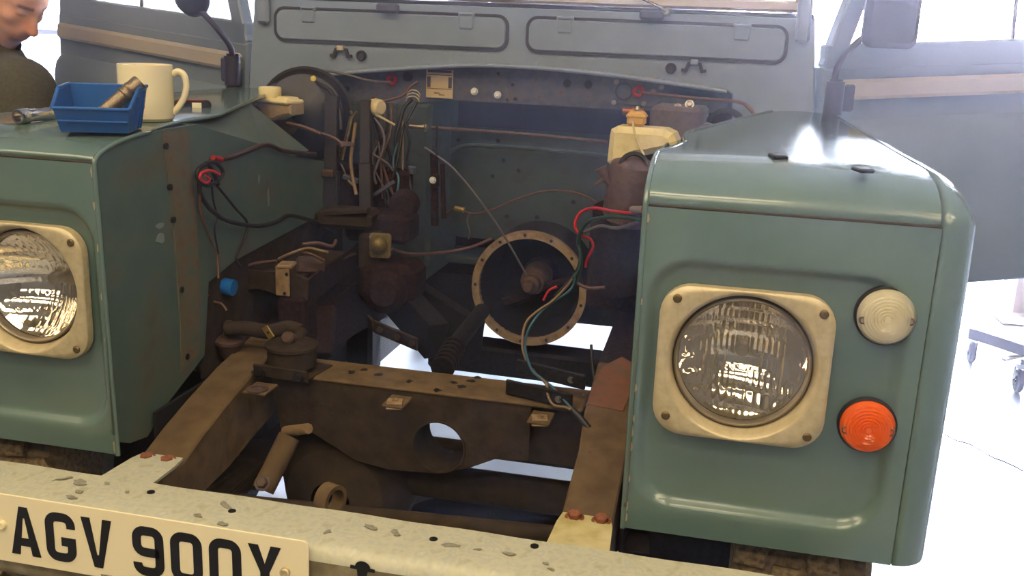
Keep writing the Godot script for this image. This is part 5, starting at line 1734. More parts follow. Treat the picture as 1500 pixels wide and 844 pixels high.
	wire("loose_wire", [V(-0.395, 1.03, -0.2899), V(-0.395, 1.0287, -0.3214), V(-0.395, 1.0104, -0.3478), V(-0.395, 0.9966, -0.3368), V(-0.395, 0.9902, -0.2919), V(-0.395, 1.0069, -0.2598), V(-0.395, 1.0234, -0.2634), V(-0.395, 1.0264, -0.2992), V(-0.395, 0.9873, -0.3311)], 0.0042, M.wire_black)
	wire("red_wire", [V(-0.385, 1.0072, -0.3191), V(-0.385, 1.0189, -0.2856), V(-0.385, 1.018, -0.2547), V(-0.385, 1.009, -0.2494), V(-0.385, 0.999, -0.2698), V(-0.385, 1.0046, -0.2822), V(-0.385, 1.0129, -0.2661)], 0.0028, M.wire_red)
	st = st_new()
	tube(st, [V(-0.395, 1.0382, -0.3147), V(-0.395, 1.0311, -0.3441)], 0.0055, 8, 1)
	put("red_sleeve", st, M.red_rubber, car)
	wire("short_red_wire", [V(-0.4292, 0.8094, -0.33), V(-0.4314, 0.7891, -0.33), V(-0.425, 0.771, -0.33)], 0.0026, M.wire_red)
	wire("loose_wire", [V(-0.4313, 0.7819, -0.36), V(-0.4338, 0.7544, -0.36), V(-0.4137, 0.7495, -0.36), V(-0.4026, 0.7369, -0.36)], 0.0028, M.wire_brown)
	wire("loose_wire", [V(-0.3841, 0.7995, -0.55), V(-0.3577, 0.8135, -0.55), V(-0.3238, 0.8261, -0.56), V(-0.2904, 0.8232, -0.56), V(-0.2826, 0.8189, -0.57)], 0.0035, M.wire_tan)
	wire("loose_wire", [V(-0.3435, 0.8291, -0.58), V(-0.3184, 0.8303, -0.6), V(-0.2945, 0.8209, -0.62), V(-0.2934, 0.8305, -0.64)], 0.004, M.wire_brown)
	wire("loose_wire", [V(-0.4408, 0.7878, -0.5), V(-0.4151, 0.7966, -0.51), V(-0.3726, 0.804, -0.52)], 0.0035, M.wire_brown)
	wire("loose_wire", [V(-0.3393, 0.816, -0.56), V(-0.3163, 0.8151, -0.56), V(-0.2903, 0.8007, -0.57)], 0.003, M.wire_brown)
	# washer tube to the red grommet
	wire("washer_tube", [V(-0.4951, 1.1559, -1), V(-0.4807, 1.1664, -1), V(-0.4593, 1.1674, -1), V(-0.4098, 1.1601, -1), V(-0.3609, 1.1491, -1.01), V(-0.3156, 1.1452, -1.04)], 0.0032, M.wire_grey)
	wire("servo_hose", [V(-0.5041, 1.1521, -0.96), V(-0.4507, 1.1383, -0.93), V(-0.4189, 1.1213, -0.92), V(-0.3918, 1.0859, -0.9), V(-0.3786, 1.0406, -0.88)], 0.0045, M.wire_black)
	wire("servo_pipe", [V(-0.4886, 1.0404, -0.88), V(-0.4384, 1.0356, -0.86), V(-0.3959, 1.0255, -0.86), V(-0.3739, 1.0143, -0.86), V(-0.3689, 1.0035, -0.86)], 0.0034, M.wire_brown)
	wire("servo_pipe", [V(-0.4974, 1.0527, -0.84), V(-0.4504, 1.0469, -0.83), V(-0.4084, 1.0338, -0.83)], 0.0042, M.wire_brown)
	# cables hanging among the pedal stays
	wire("tan_cable", [V(-0.3509, 1.0565, -0.9), V(-0.3538, 1.0094, -0.89), V(-0.3589, 0.9689, -0.89), V(-0.3538, 0.9255, -0.89), V(-0.3412, 0.8903, -0.88)], 0.0048, M.wire_tan)
	wire("cream_wire", [V(-0.311, 1.0779, -0.92), V(-0.2926, 1.0671, -0.93), V(-0.2723, 1.0523, -0.95)], 0.003, M.bakelite)
	wire("bundle_wire", [V(-0.2456, 1.1117, -1), V(-0.2626, 1.0903, -0.99), V(-0.2691, 1.0582, -0.98), V(-0.2756, 1.0227, -0.97), V(-0.2768, 0.9816, -0.97)], 0.0045, M.wire_black)
	wire("bundle_wire", [V(-0.2351, 1.1042, -1), V(-0.2452, 1.0725, -0.98), V(-0.2585, 1.0401, -0.97), V(-0.2614, 1.0001, -0.96), V(-0.2677, 0.9516, -0.95), V(-0.2761, 0.923, -0.95)], 0.0035, M.wire_black)
	wire("throttle_cable", [V(-0.2622, 1.0586, -0.98), V(-0.258, 0.9993, -0.97), V(-0.2573, 0.9499, -0.97), V(-0.2566, 0.895, -0.97)], 0.0028, M.wire_tan)
	wire("bundle_wire", [V(-0.3164, 1.0689, -0.93), V(-0.2958, 1.0413, -0.93), V(-0.2904, 1.0062, -0.93), V(-0.3072, 0.9595, -0.93), V(-0.3157, 0.9344, -0.93), V(-0.3104, 0.91, -0.93)], 0.0032, M.wire_grey)
	wire("bundle_wire", [V(-0.3208, 0.9858, -0.92), V(-0.3021, 0.9729, -0.93), V(-0.285, 0.9599, -0.94), V(-0.2746, 0.9429, -0.95)], 0.003, M.wire_grey)
	wire("bundle_wire", [V(-0.2552, 1.0533, -0.97), V(-0.241, 1.0167, -0.97), V(-0.2472, 0.9671, -0.97), V(-0.2396, 0.9229, -0.97), V(-0.2286, 0.8785, -0.96)], 0.003, M.wire_black)
	wire("bundle_wire", [V(-0.3733, 0.9227, -0.9), V(-0.3802, 0.9419, -0.9), V(-0.3888, 0.9576, -0.9)], 0.0022, M.wire_grey)
	wire("bundle_wire", [V(-0.3618, 0.9214, -0.88), V(-0.3481, 0.911, -0.88)], 0.003, M.wire_tan)
	wire("bundle_wire", [V(-0.3292, 1.086, -0.95), V(-0.3135, 1.0213, -0.96), V(-0.2889, 0.9726, -0.97), V(-0.2953, 0.9203, -0.96), V(-0.2806, 0.8609, -0.94)], 0.0036, M.wire_black)
	wire("bundle_wire", [V(-0.2719, 1.0066, -0.97), V(-0.2783, 0.9579, -0.96), V(-0.2605, 0.9241, -0.95), V(-0.2634, 0.8789, -0.94)], 0.003, M.wire_blue)
	wire("bundle_wire", [V(-0.1795, 1.0513, -0.99), V(-0.1801, 1.0022, -0.99), V(-0.1779, 0.9777, -0.99)], 0.0028, M.wire_black)
	wire("bundle_wire", [V(-0.2423, 1.1509, -1.03), V(-0.2596, 1.1375, -1.02), V(-0.2698, 1.1185, -1), V(-0.3145, 1.1043, -0.98), V(-0.3331, 1.1141, -0.96)], 0.0035, M.wire_brown)
	for i in 7:
		var x := 0.012 * i
		wire("bundle_wire", [V(-0.3569, 1.0975, -1) + V(x, 0, 0), V(-0.335, 1.0346, -0.98) + V(x * 0.8, 0.01 * sin(i * 2.0), 0.01 * (i % 3)), V(-0.3098, 0.9629, -0.97) + V(x * 0.5 * cos(i), 0, 0.02 * (i % 2)), V(-0.3088, 0.8739, -0.95) + V(x * 0.7, 0.012 * cos(i * 1.7), 0)], 0.0022 + 0.0006 * (i % 3), [M.wire_black, M.wire_brown, M.wire_black, M.wire_grey][i % 4])

# ---------------------------------------------------------------- wheels and rear body
func wheels() -> void:
	var blocks := []
	for v in 3:
		var st := st_new()
		var pts: Array = [[Vector2(-0.024, -0.020), Vector2(0.020, -0.024), Vector2(0.026, 0.004), Vector2(0.010, 0.022), Vector2(-0.022, 0.016)], [Vector2(-0.026, -0.014), Vector2(0.006, -0.024), Vector2(0.024, -0.010), Vector2(0.022, 0.020), Vector2(-0.018, 0.022)], [Vector2(-0.020, -0.022), Vector2(0.024, -0.018), Vector2(0.020, 0.018), Vector2(-0.008, 0.024), Vector2(-0.026, 0.006)]][v]
		prism(st, pts, 0.016, Transform3D.IDENTITY, 0.003)
		blocks.append(done(st))
	for q in [[-0.685, -0.425], [0.685, -0.425], [-0.648, -2.65], [0.648, -2.65]]:
		var g := node("wheel", car, V(q[0], 0.396, q[1]))
		g.set_meta("label", "chunky off-road tyre caked in pale dust")
		var st := st_new()
		lathe(st, [Vector2(0.20, -0.075), Vector2(0.22, -0.095), Vector2(0.30, -0.106), Vector2(0.355, -0.100), Vector2(0.376, -0.088), Vector2(0.382, 0.0), Vector2(0.376, 0.088), Vector2(0.355, 0.100), Vector2(0.30, 0.106), Vector2(0.22, 0.095), Vector2(0.20, 0.075)], Transform3D(Basis(V(0, 0, -1), V(0, 1, 0), V(1, 0, 0)), Vector3.ZERO), 64)
		put("tyre_carcass", st, M.tyre_rubber, g)
		st = st_new()
		lathe(st, [Vector2(0.20, -0.08), Vector2(0.205, 0.08), Vector2(0.18, 0.03), Vector2(0.09, 0.045), Vector2(0, 0.05)], Transform3D(Basis(V(0, 0, -1), V(0, 1, 0), V(signf(q[0]), 0, 0)), Vector3.ZERO), 32)
		put("rim", st, M.cream_metal, g)
		if q[1] < -1.0:
			continue
		for row in 4:
			for i in 32:
				var a := TAU * (i + (row % 2) * 0.5) / 32.0
				var x := -0.078 + row * 0.052
				var d := V(0, sin(a), cos(a))
				var r := 0.396 if row in [1, 2] else 0.392
				var o := MeshInstance3D.new()
				o.name = "tread_block"
				o.mesh = blocks[(i * 3 + row) % 3]
				o.material_override = M.tyre_rubber
				var up := V(0, cos(a), -sin(a))
				o.transform = Transform3D(Basis(V(1, 0, 0), V(1, 0, 0).cross(d) * -1.0, d), d * r + V(x, 0, 0))
				g.add_child(o, true)

func rear_body() -> void:
	var g := node("rear_body", car)
	g.set_meta("label", "load tub and hard top behind the windscreen")
	var st := st_new()
	for s in [-1, 1]:
		box(st, V(s * 0.70, 0.90, -2.75), V(0.03, 0.52, 1.35), Basis.IDENTITY, 0.01)
	box(st, V(0, 0.70, -2.75), V(1.46, 0.03, 1.35), Basis.IDENTITY, 0.01)
	box(st, V(0, 0.92, -2.08), V(1.46, 0.46, 0.03), Basis.IDENTITY, 0.01)
	put("load_tub", st, M.bulkhead_paint_hazed, g)
	st = st_new()
	box(st, V(0, 1.85, -2.22), V(1.40, 0.04, 2.34), Basis.IDENTITY, 0.015)
	for s in [-1, 1]:
		box(st, V(s * 0.685, 1.76, -2.70), V(0.03, 0.16, 1.40), Basis.IDENTITY, 0.01)
		box(st, V(s * 0.685, 1.20, -2.70), V(0.03, 0.10, 1.40), Basis.IDENTITY, 0.01)
		for z in [-2.04, -3.38]:
			box(st, V(s * 0.685, 1.50, z), V(0.03, 0.62, 0.07), Basis.IDENTITY, 0.01)
	put("hard_top", st, M.bulkhead_paint_hazed, g)
	st = st_new()
	box(st, V(0, 0.80, -1.85), V(1.5, 0.22, 0.45), Basis.IDENTITY, 0.02)
	box(st, V(0, 0.665, -1.5), V(1.45, 0.02, 0.5), Basis.IDENTITY, 0.005)
	put("seat_box", st, M.grimy_paint, g)
	# underside: fuel tank, transfer box, exhaust, second crossmember, and dark panels added to hide bright floor
	st = st_new()
	box(st, V(-0.60, 0.43, -1.55), V(0.34, 0.26, 0.62), Basis.IDENTITY, 0.03)
	put("fuel_tank", st, M.black_iron, g)
	st = st_new()
	box(st, V(0.12, 0.50, -1.85), V(0.36, 0.20, 0.40), Basis.IDENTITY, 0.04)
	put("transfer_box", st, M.oily_shaded, g)
	st = st_new()
	box(st, V(0, 0.56, -1.30), V(0.64, 0.09, 0.08), Basis.IDENTITY, 0.008)
	put("rear_crossmember", st, M.black_iron, g)
	st = st_new()
	box(st, V(0, 0.56, -2.2), V(0.64, 0.09, 0.08), Basis.IDENTITY, 0.008)
	put("rear_crossmember", st, M.black_iron, g)
	for s in [-1, 1]:
		st = st_new()
		box(st, V(s * 0.409, 0.49, -0.56), V(0.006, 0.26, 0.90), Basis.IDENTITY, 0.001)
		box(st, V(s * 0.58, 0.50, -1.02), V(0.34, 0.30, 0.006), Basis.IDENTITY, 0.001)
		put("added_dark_shield", st, M.rubber, g)  # dark sheets added to block the bright floor
		st = st_new()
		box(st, V(s * 0.432, 0.74, -0.66), V(0.006, 0.26, 0.70), Basis.IDENTITY, 0.001)
		put("added_dark_liner", st, M.dirt_dark, g)  # dark panel added behind the bright gap below the inner wing
		st = st_new()
		box(st, V(s * 0.44, 0.49, -1.02), V(0.20, 0.18, 0.08), Basis.IDENTITY, 0.01)
		put("added_dark_box", st, M.black_iron, g)  # dark mass added where bright floor showed under the bay
		st = st_new()
		cyl(st, V(s * 0.44, 0.396, -0.425), V(s * 0.60, 0.396, -0.425), 0.17, 28)
		cyl(st, V(s * 0.40, 0.396, -0.425), V(s * 0.45, 0.396, -0.425), 0.10, 24)
		put("brake_drum", st, M.black_iron, g)

# ---------------------------------------------------------------- loose things on the wing
func things_on_wing() -> void:
	# blue parts bin
	var base := V(-0.4788, 1.1, -0.1119)
	var g := node("parts_bin", null, V(base.x, 1.1005, base.z))
	g.rotation.y = 0.35
	g.scale = Vector3.ONE * 0.9
	tag(g, "small blue plastic parts bin standing on the wing in front of the mug", "bin")
	var st := st_new()
	var sec := [Vector2(-0.055, 0), Vector2(0.045, 0), Vector2(0.060, 0.042), Vector2(0.052, 0.047), Vector2(0.010, 0.072), Vector2(-0.060, 0.076)]
	box(st, V(0, 0.0015, -0.005), V(0.112, 0.003, 0.10), Basis.IDENTITY, 0.001)
	for s in [-1, 1]:
		var zx := Basis(V(0, 0, 1), V(-s * -0.16, 0.987, 0), V(1, 0, 0))
		prism(st, sec, 0.0028, Transform3D(zx, V(s * 0.056 + 0.0014, 0, 0)), 0.0006)
	# back and front walls
	var wall := func(z0: float, z1: float, h: float) -> void:
		var t := 0.16 * h
		var rows := [[V(-0.056, 0, z0), V(-0.056 - t, h, z1)], [V(0.056, 0, z0), V(0.056 + t, h, z1)]]
		sheet(st, rows, 0.0028, z1 < 0)
	wall.call(-0.055, -0.060, 0.075)
	wall.call(0.045, 0.060, 0.042)
	put("bin_body", st, M.bin_blue, g)
	st = st_new()
	box(st, V(0, 0.0425, 0.060), V(0.130, 0.006, 0.007), Basis.IDENTITY, 0.002)
	box(st, V(0, 0.076, -0.061), V(0.142, 0.006, 0.007), Basis.IDENTITY, 0.002)
	box(st, V(0, 0.0200, 0.0535), V(0.118, 0.004, 0.008), Basis.IDENTITY, 0.0015)
	for s in [-1, 1]:
		bar(st, V(s * 0.0645, 0.0425, 0.062), V(s * 0.068, 0.073, 0.008), 0.006, 0.006, Vector3.UP, 0.0015)
		bar(st, V(s * 0.068, 0.074, 0.010), V(s * 0.069, 0.077, -0.062), 0.006, 0.006, Vector3.UP, 0.0015)
	put("rim", st, M.bin_blue, g)
	for s in [-1, 1]:
		for z in [-0.04, -0.022, 0.012]:
			st = st_new()
			bar(st, V(s * 0.058, 0.002, z), V(s * 0.0685, 0.070 if z < 0 else 0.062, z), 0.005, 0.004, Vector3.BACK, 0.001)
			put("rib", st, M.bin_blue, g)
	# ribbed metal sleeve leaning in the bin
	st = st_new()
	var xf := Transform3D(Basis(Vector3.UP, 0.35).scaled(Vector3.ONE * 0.9), V(base.x, 1.1005, base.z))
	var a: Vector3 = xf * V(-0.004, 0.022, 0.000)
	var b: Vector3 = xf * V(0.064, 0.086, -0.032)
	var d := (b - a).normalized()
	var L := a.distance_to(b)
	lathe(st, [Vector2(0, 0), Vector2(0.0125, 0), Vector2(0.0125, L * 0.60), Vector2(0.0140, L * 0.62), Vector2(0.0140, L * 0.66), Vector2(0.0128, L * 0.68), Vector2(0.0128, L * 0.72), Vector2(0.0140, L * 0.74), Vector2(0.0140, L * 0.80), Vector2(0.0130, L * 0.82), Vector2(0.0130, L * 0.97), Vector2(0.0118, L), Vector2(0.0095, L), Vector2(0.0090, L * 0.88), Vector2(0, L * 0.88)], facing(a, d), 28)
	tag(put("metal_sleeve", st, M.sleeve_metal), "grubby turned metal sleeve leaning in the blue bin", "tool")
	# mug
	var mb := V(-0.5025, 1.102, -0.281)
	g = node("mug", null, V(mb.x, 1.1015, mb.z))
	tag(g, "cream china mug with a small red mark, standing behind the blue bin", "mug")
	st = st_new()
	lathe(st, [Vector2(0, 0.004), Vector2(0.033, 0.004), Vector2(0.036, 0), Vector2(0.042, 0.001), Vector2(0.0465, 0.006), Vector2(0.0470, 0.095), Vector2(0.0465, 0.0985), Vector2(0.0440, 0.0985), Vector2(0.0432, 0.095), Vector2(0.0425, 0.010), Vector2(0, 0.008)], facing(Vector3.ZERO, Vector3.UP), 48)
	put("cup", st, M.mug_cream, g)
	st = st_new()
	var hd := V(0.93, 0, -0.36)
	tube(st, [hd * 0.0465 + V(0, 0.082, 0), hd * 0.056 + V(0, 0.0875, 0), hd * 0.066 + V(0, 0.082, 0), hd * 0.0700 + V(0, 0.064, 0), hd * 0.065 + V(0, 0.042, 0), hd * 0.056 + V(0, 0.027, 0), hd * 0.0455 + V(0, 0.014, 0)], 0.0058, 12, 6)
	put("handle", st, M.mug_cream, g)
	st = st_new()
	var md := V(0.40, 0, 0.917)
	prism(st, [Vector2(-0.004, -0.003), Vector2(0.003, -0.004), Vector2(0.0045, 0.001), Vector2(0.001, 0.004), Vector2(-0.0035, 0.003)], 0.0006, facing(md * 0.0473 + V(0, 0.028, 0), md))
	put("red_mark", st, M.red_rubber, g)
	# socket with extension and a feeler blade
	var sa := V(-0.6345, 1.113, -0.1122)
	var sb := V(-0.6325, 1.112, -0.2064)
	d = (sb - sa).normalized()
	L = sa.distance_to(sb)
	st = st_new()
	lathe(st, [Vector2(0, 0.014), Vector2(0.007, 0.014), Vector2(0.008, 0), Vector2(0.0115, 0), Vector2(0.0125, 0.002), Vector2(0.0125, 0.022), Vector2(0.0105, 0.026), Vector2(0.0105, L * 0.7), Vector2(0.0115, L * 0.72), Vector2(0.0115, L + 0.02), Vector2(0, L + 0.02)], facing(V(sa.x, 1.113, sa.z), V(d.x, 0, d.z)), 28)
	tag(put("socket", st, M.chrome), "bright steel socket lying on the wing left of the blue bin", "tool")
	st = st_new()
	var fb := V(-0.6496, 1.0995, -0.2026)
	box(st, V(fb.x, 1.0998, fb.z), V(0.055, 0.0012, 0.010), Basis(Vector3.UP, 0.30), 0.0003)
	tag(put("steel_rule", st, M.chrome), "thin bright steel blade lying before the socket", "blade")
	# folding knife
	var kp := V(-0.5352, 1.112, -0.4922)
	g = node("penknife", null, V(kp.x, 1.1045, kp.z))
	g.rotation.y = 0.55
	tag(g, "dark folding knife with a red and cream scale, lying behind the mug", "knife")
	st = st_new()
	prism(st, round_rect(0.072, 0.019, 0.009, 6), 0.013, Transform3D(Basis(V(1, 0, 0), V(0, 1, 0), V(0, 0, 1)), V(0, 0.0095, 0.006)), 0.003)
	put("handle", st, M.black, g)
	st = st_new()
	box(st, V(-0.004, 0.0185, 0), V(0.052, 0.002, 0.010), Basis.IDENTITY, 0.0008)
	put("red_scale", st, M.red_rubber, g)
	st = st_new()
	box(st, V(0.008, 0.009, 0.0064), V(0.018, 0.010, 0.0012), Basis.IDENTITY, 0.0004)
	put("cream_label", st, M.mug_cream, g)
	st = st_new()
	box(st, V(-0.032, 0.004, 0.007), V(0.022, 0.005, 0.004), Basis.IDENTITY, 0.001)
	put("blade_tip", st, M.brass, g)

func caster(called: String, at: Vector3, parent: Node, r := 0.045) -> void:
	var st := st_new()
	var xf := Transform3D(Basis(V(0, 0, -1), V(0, 1, 0), V(1, 0, 0)), at + V(0, r, 0))
	lathe(st, [Vector2(r * 0.3, -0.012), Vector2(r * 0.9, -0.012), Vector2(r, -0.006), Vector2(r, 0.006), Vector2(r * 0.9, 0.012), Vector2(r * 0.3, 0.012)], xf, 28)
	var w := put(called, st, M.seal, parent)
	st = st_new()
	for s in [-1, 1]:
		box(st, at + V(s * 0.016, r * 1.35, -0.008), V(0.003, r * 1.5, r * 0.9), Basis(Vector3.RIGHT, 0.3), 0.001)
	cyl(st, at + V(-0.02, r, 0), at + V(0.02, r, 0), 0.006, 10)
	cyl(st, at + V(0, r * 2.05, -0.012), at + V(0, r * 2.5, -0.012), 0.016, 14)
	put("fork", st, M.chrome, w)

func background_things() -> void:
	var g := node("floor_trolley", null)
	tag(g, "dark steel-framed low trolley on casters on the bright floor", "trolley")
	var a := V(1.5454, 0.13, -3.0265)
	var b := V(1.8548, 0.13, -2.6748)
	var st := st_new()
	bar(st, a, b, 0.05, 0.045)
	put("frame_bar", st, M.black_iron, g)
	var off := V(0.25, 0, -0.60)
	for q in [[a + V(0.5, 0, -0.2), b + off], [b, b + off]]:
		st = st_new()
		bar(st, q[0], q[1], 0.05, 0.045)
		put("frame_bar", st, M.black_iron, g)
	st = st_new()
	bar(st, V(1.6156, 0.1, -2.7688), V(1.9225, 0.1, -3.0853), 0.02, 0.012)
	put("pale_strut", st, M.strip_alloy, g)
	caster("caster", V(a.x + 0.01, 0, a.z), g)
	var cb := V(1.6596, 0, -2.6882)
	caster("caster", V(cb.x, 0, cb.z), g)
	st = st_new()
	bar(st, V(cb.x, 0.122, cb.z - 0.012), V(b.x, 0.125, b.z), 0.03, 0.02)
	put("frame_bar", st, M.black_iron, g)
	# cardboard box
	var cp := V(1.8613, 0, -3.5812)
	g = node("cardboard_box", null, V(cp.x + 0.36, 0, cp.z - 0.55))
	g.rotation.y = -0.1
	tag(g, "open brown cardboard box on the floor behind the trolley", "box")
	st = st_new()
	for s in [-1, 1]:
		box(st, V(s * 0.27, 0.2, 0), V(0.006, 0.4, 0.4), Basis.IDENTITY, 0.001)
		box(st, V(0, 0.2, s * 0.2), V(0.546, 0.4, 0.006), Basis.IDENTITY, 0.001)
	box(st, V(0, 0.004, 0), V(0.54, 0.006, 0.4), Basis.IDENTITY, 0.001)
	put("carton", st, M.cardboard, g)
	st = st_new()
	box(st, V(-0.34, 0.36, 0), V(0.006, 0.16, 0.38), Basis(Vector3.BACK, -1.0), 0.001)
	put("flap", st, M.cardboard, g)
	st = st_new()
	box(st, V(-0.12, 0.006, 0.30), V(0.50, 0.005, 0.22), Basis(Vector3.UP, 0.2), 0.001)
	put("flap", st, M.cardboard, g)
	# round drain pan on the floor under the engine bay
	g = node("drain_pan", null, V(0.0, 0.0, -0.86))
	tag(g, "round grey drain pan of black oil on the floor under the front axle", "pan")
	st = st_new()
	lathe(st, [Vector2(0, 0.0), Vector2(0.24, 0.0), Vector2(0.27, 0.09), Vector2(0.28, 0.095), Vector2(0.282, 0.088), Vector2(0.262, 0.088), Vector2(0.236, 0.006), Vector2(0, 0.006)], facing(Vector3.ZERO, Vector3.UP), 56)
	put("pan", st, M.seal, g)
	st = st_new()
	lathe(st, [Vector2(0.252, 0.055), Vector2(0, 0.055)], facing(Vector3.ZERO, Vector3.UP), 48)
	put("oil", st, M.oil, g)
	# cable on the floor
	st = st_new()
	tube(st, [V(1.3031, 0.004, -2.1135), V(1.3285, 0.004, -2.0727), V(1.3693, 0.004, -2.0501), V(1.3986, 0.004, -1.9953), V(1.4229, 0.004, -1.9523), V(1.4472, 0.004, -1.9325), V(1.4925, 0.004, -1.8665), V(1.5375, 0.004, -1.7351), V(1.6421, 0.004, -1.5863)], 0.0027, 6, 6)
	tag(put("floor_cable", st, M.wire_black), "thin dark cable lying on the white floor beside the wing", "cable")

# ---------------------------------------------------------------- figures: distance fields meshed as surface nets
# a shape is [a, b, radius_a, radius_b, blend] (tapered capsule) or [centre, Basis scaled by the radii, blend] (ellipsoid); blend < 0 cuts away
func nets(st: SurfaceTool, shapes: Array, cell: float, colour: Callable) -> void:
	var lo := Vector3.ONE * 1e9
	var hi := Vector3.ONE * -1e9
	var boxes := []
	for s in shapes:
		var l: Vector3
		var h: Vector3
		if s.size() == 5:
			var r := Vector3.ONE * maxf(s[2], s[3])
			l = s[0].min(s[1]) - r
			h = s[0].max(s[1]) + r
		else:
			var b: Basis = s[1]
			var e := V(V(b.x.x, b.y.x, b.z.x).length(), V(b.x.y, b.y.y, b.z.y).length(), V(b.x.z, b.y.z, b.z.z).length())
			l = s[0] - e
			h = s[0] + e
		var k: float = absf(s[-1]) + cell * 2.0
		boxes.append([l - Vector3.ONE * k, h + Vector3.ONE * k])
		if s[-1] > 0.0:
			lo = lo.min(l - Vector3.ONE * k)
			hi = hi.max(h + Vector3.ONE * k)
	var n := Vector3i(((hi - lo) / cell).ceil()) + Vector3i.ONE * 2
	var nx := n.x
	var nxy := n.x * n.y
	var f := PackedFloat32Array()
	f.resize(nxy * n.z)
	f.fill(1.0)
	for i in shapes.size():
		var s: Array = shapes[i]
		var i0 := Vector3i(((boxes[i][0] - lo) / cell).floor()).clamp(Vector3i.ZERO, n - Vector3i.ONE)
		var i1 := Vector3i(((boxes[i][1] - lo) / cell).ceil()).clamp(Vector3i.ZERO, n - Vector3i.ONE)
		var cap: bool = s.size() == 5
		var a: Vector3 = s[0]
		var ab := Vector3.ZERO
		var inv := Basis.IDENTITY
		var rmin := 0.0
		var r0 := 0.0
		var r1 := 0.0
		if cap:
			ab = s[1] - a
			r0 = s[2]
			r1 = s[3]
		else:
			inv = (s[1] as Basis).inverse()
			rmin = minf(s[1].x.length(), minf(s[1].y.length(), s[1].z.length()))
		var l2 := maxf(ab.length_squared(), 1e-9)
		var k: float = absf(s[-1])
		var cut: bool = s[-1] < 0.0
		for z in range(i0.z, i1.z + 1):
			for y in range(i0.y, i1.y + 1):
				var at := z * nxy + y * nx
				for x in range(i0.x, i1.x + 1):
					var p := lo + Vector3(x, y, z) * cell
					var d: float
					if cap:
						var t := clampf((p - a).dot(ab) / l2, 0.0, 1.0)
						d = (p - a - ab * t).length() - lerpf(r0, r1, t)
					else:
						var q := inv * (p - a)
						var m := q.length()
						d = (m - 1.0) * (rmin if m < 0.3 else (p - a).length() / m)
					var o := f[at + x]
					if cut:
						d = -d
						var hh := maxf(k - absf(o - d), 0.0) / k
						f[at + x] = maxf(o, d) + hh * hh * k * 0.25
					else:
						var hh := maxf(k - absf(o - d), 0.0) / k
						f[at + x] = minf(o, d) - hh * hh * k * 0.25
	var ids := {}
	var vs := PackedVector3Array()
	for z in n.z - 1:
		for y in n.y - 1:
			var at := z * nxy + y * nx
			for x in n.x - 1:
				var c := at + x
				var v := f[c]
				if v > cell * 6.0 or v < -cell * 6.0:
					continue
				var sum := Vector3.ZERO
				var cnt := 0
				for e in [[0, 1, 0], [nx, nx + 1, 1], [nxy, nxy + 1, 2], [nxy + nx, nxy + nx + 1, 3], [0, nx, 4], [1, nx + 1, 5], [nxy, nxy + nx, 6], [nxy + 1, nxy + nx + 1, 7], [0, nxy, 8], [1, nxy + 1, 9], [nx, nxy + nx, 10], [nx + 1, nxy + nx + 1, 11]]:
					var p: float = f[c + e[0]]
					var q: float = f[c + e[1]]
					if (p < 0.0) != (q < 0.0):
						var t := p / (p - q)
						var j: int = e[2]
						if j < 4:
							sum += Vector3(t, j & 1, j >> 1)
						elif j < 8:
							sum += Vector3(j & 1, t, (j >> 1) & 1)
						else:
							sum += Vector3(j & 1, (j >> 1) & 1, t)
						cnt += 1
				if cnt:
					ids[c] = vs.size()
					vs.append(lo + (Vector3(x, y, z) + sum / cnt) * cell)
	st.set_smooth_group(1)
	for c in ids:
		for ax in [[1, nx, nxy], [nx, nxy, 1], [nxy, 1, nx]]:
			var p := f[c]
			var q := f[c + ax[0]]
			if (p < 0.0) == (q < 0.0):
				continue
			var k1: int = c - ax[1]
			var k2: int = c - ax[1] - ax[2]
			var k3: int = c - ax[2]
			if not (ids.has(k1) and ids.has(k2) and ids.has(k3)):
				continue
			var w := [vs[ids[c]], vs[ids[k1]], vs[ids[k2]], vs[ids[k3]]]
			if q < 0.0:
				w.reverse()
			for j in [0, 2, 1, 0, 3, 2]:
				st.set_color(colour.call(w[j]))
				st.add_vertex(w[j])

func ell(c: Vector3, r: Vector3, k: float, b := Basis.IDENTITY) -> Array:
	return [c, Basis(b.x * r.x, b.y * r.y, b.z * r.z), k]

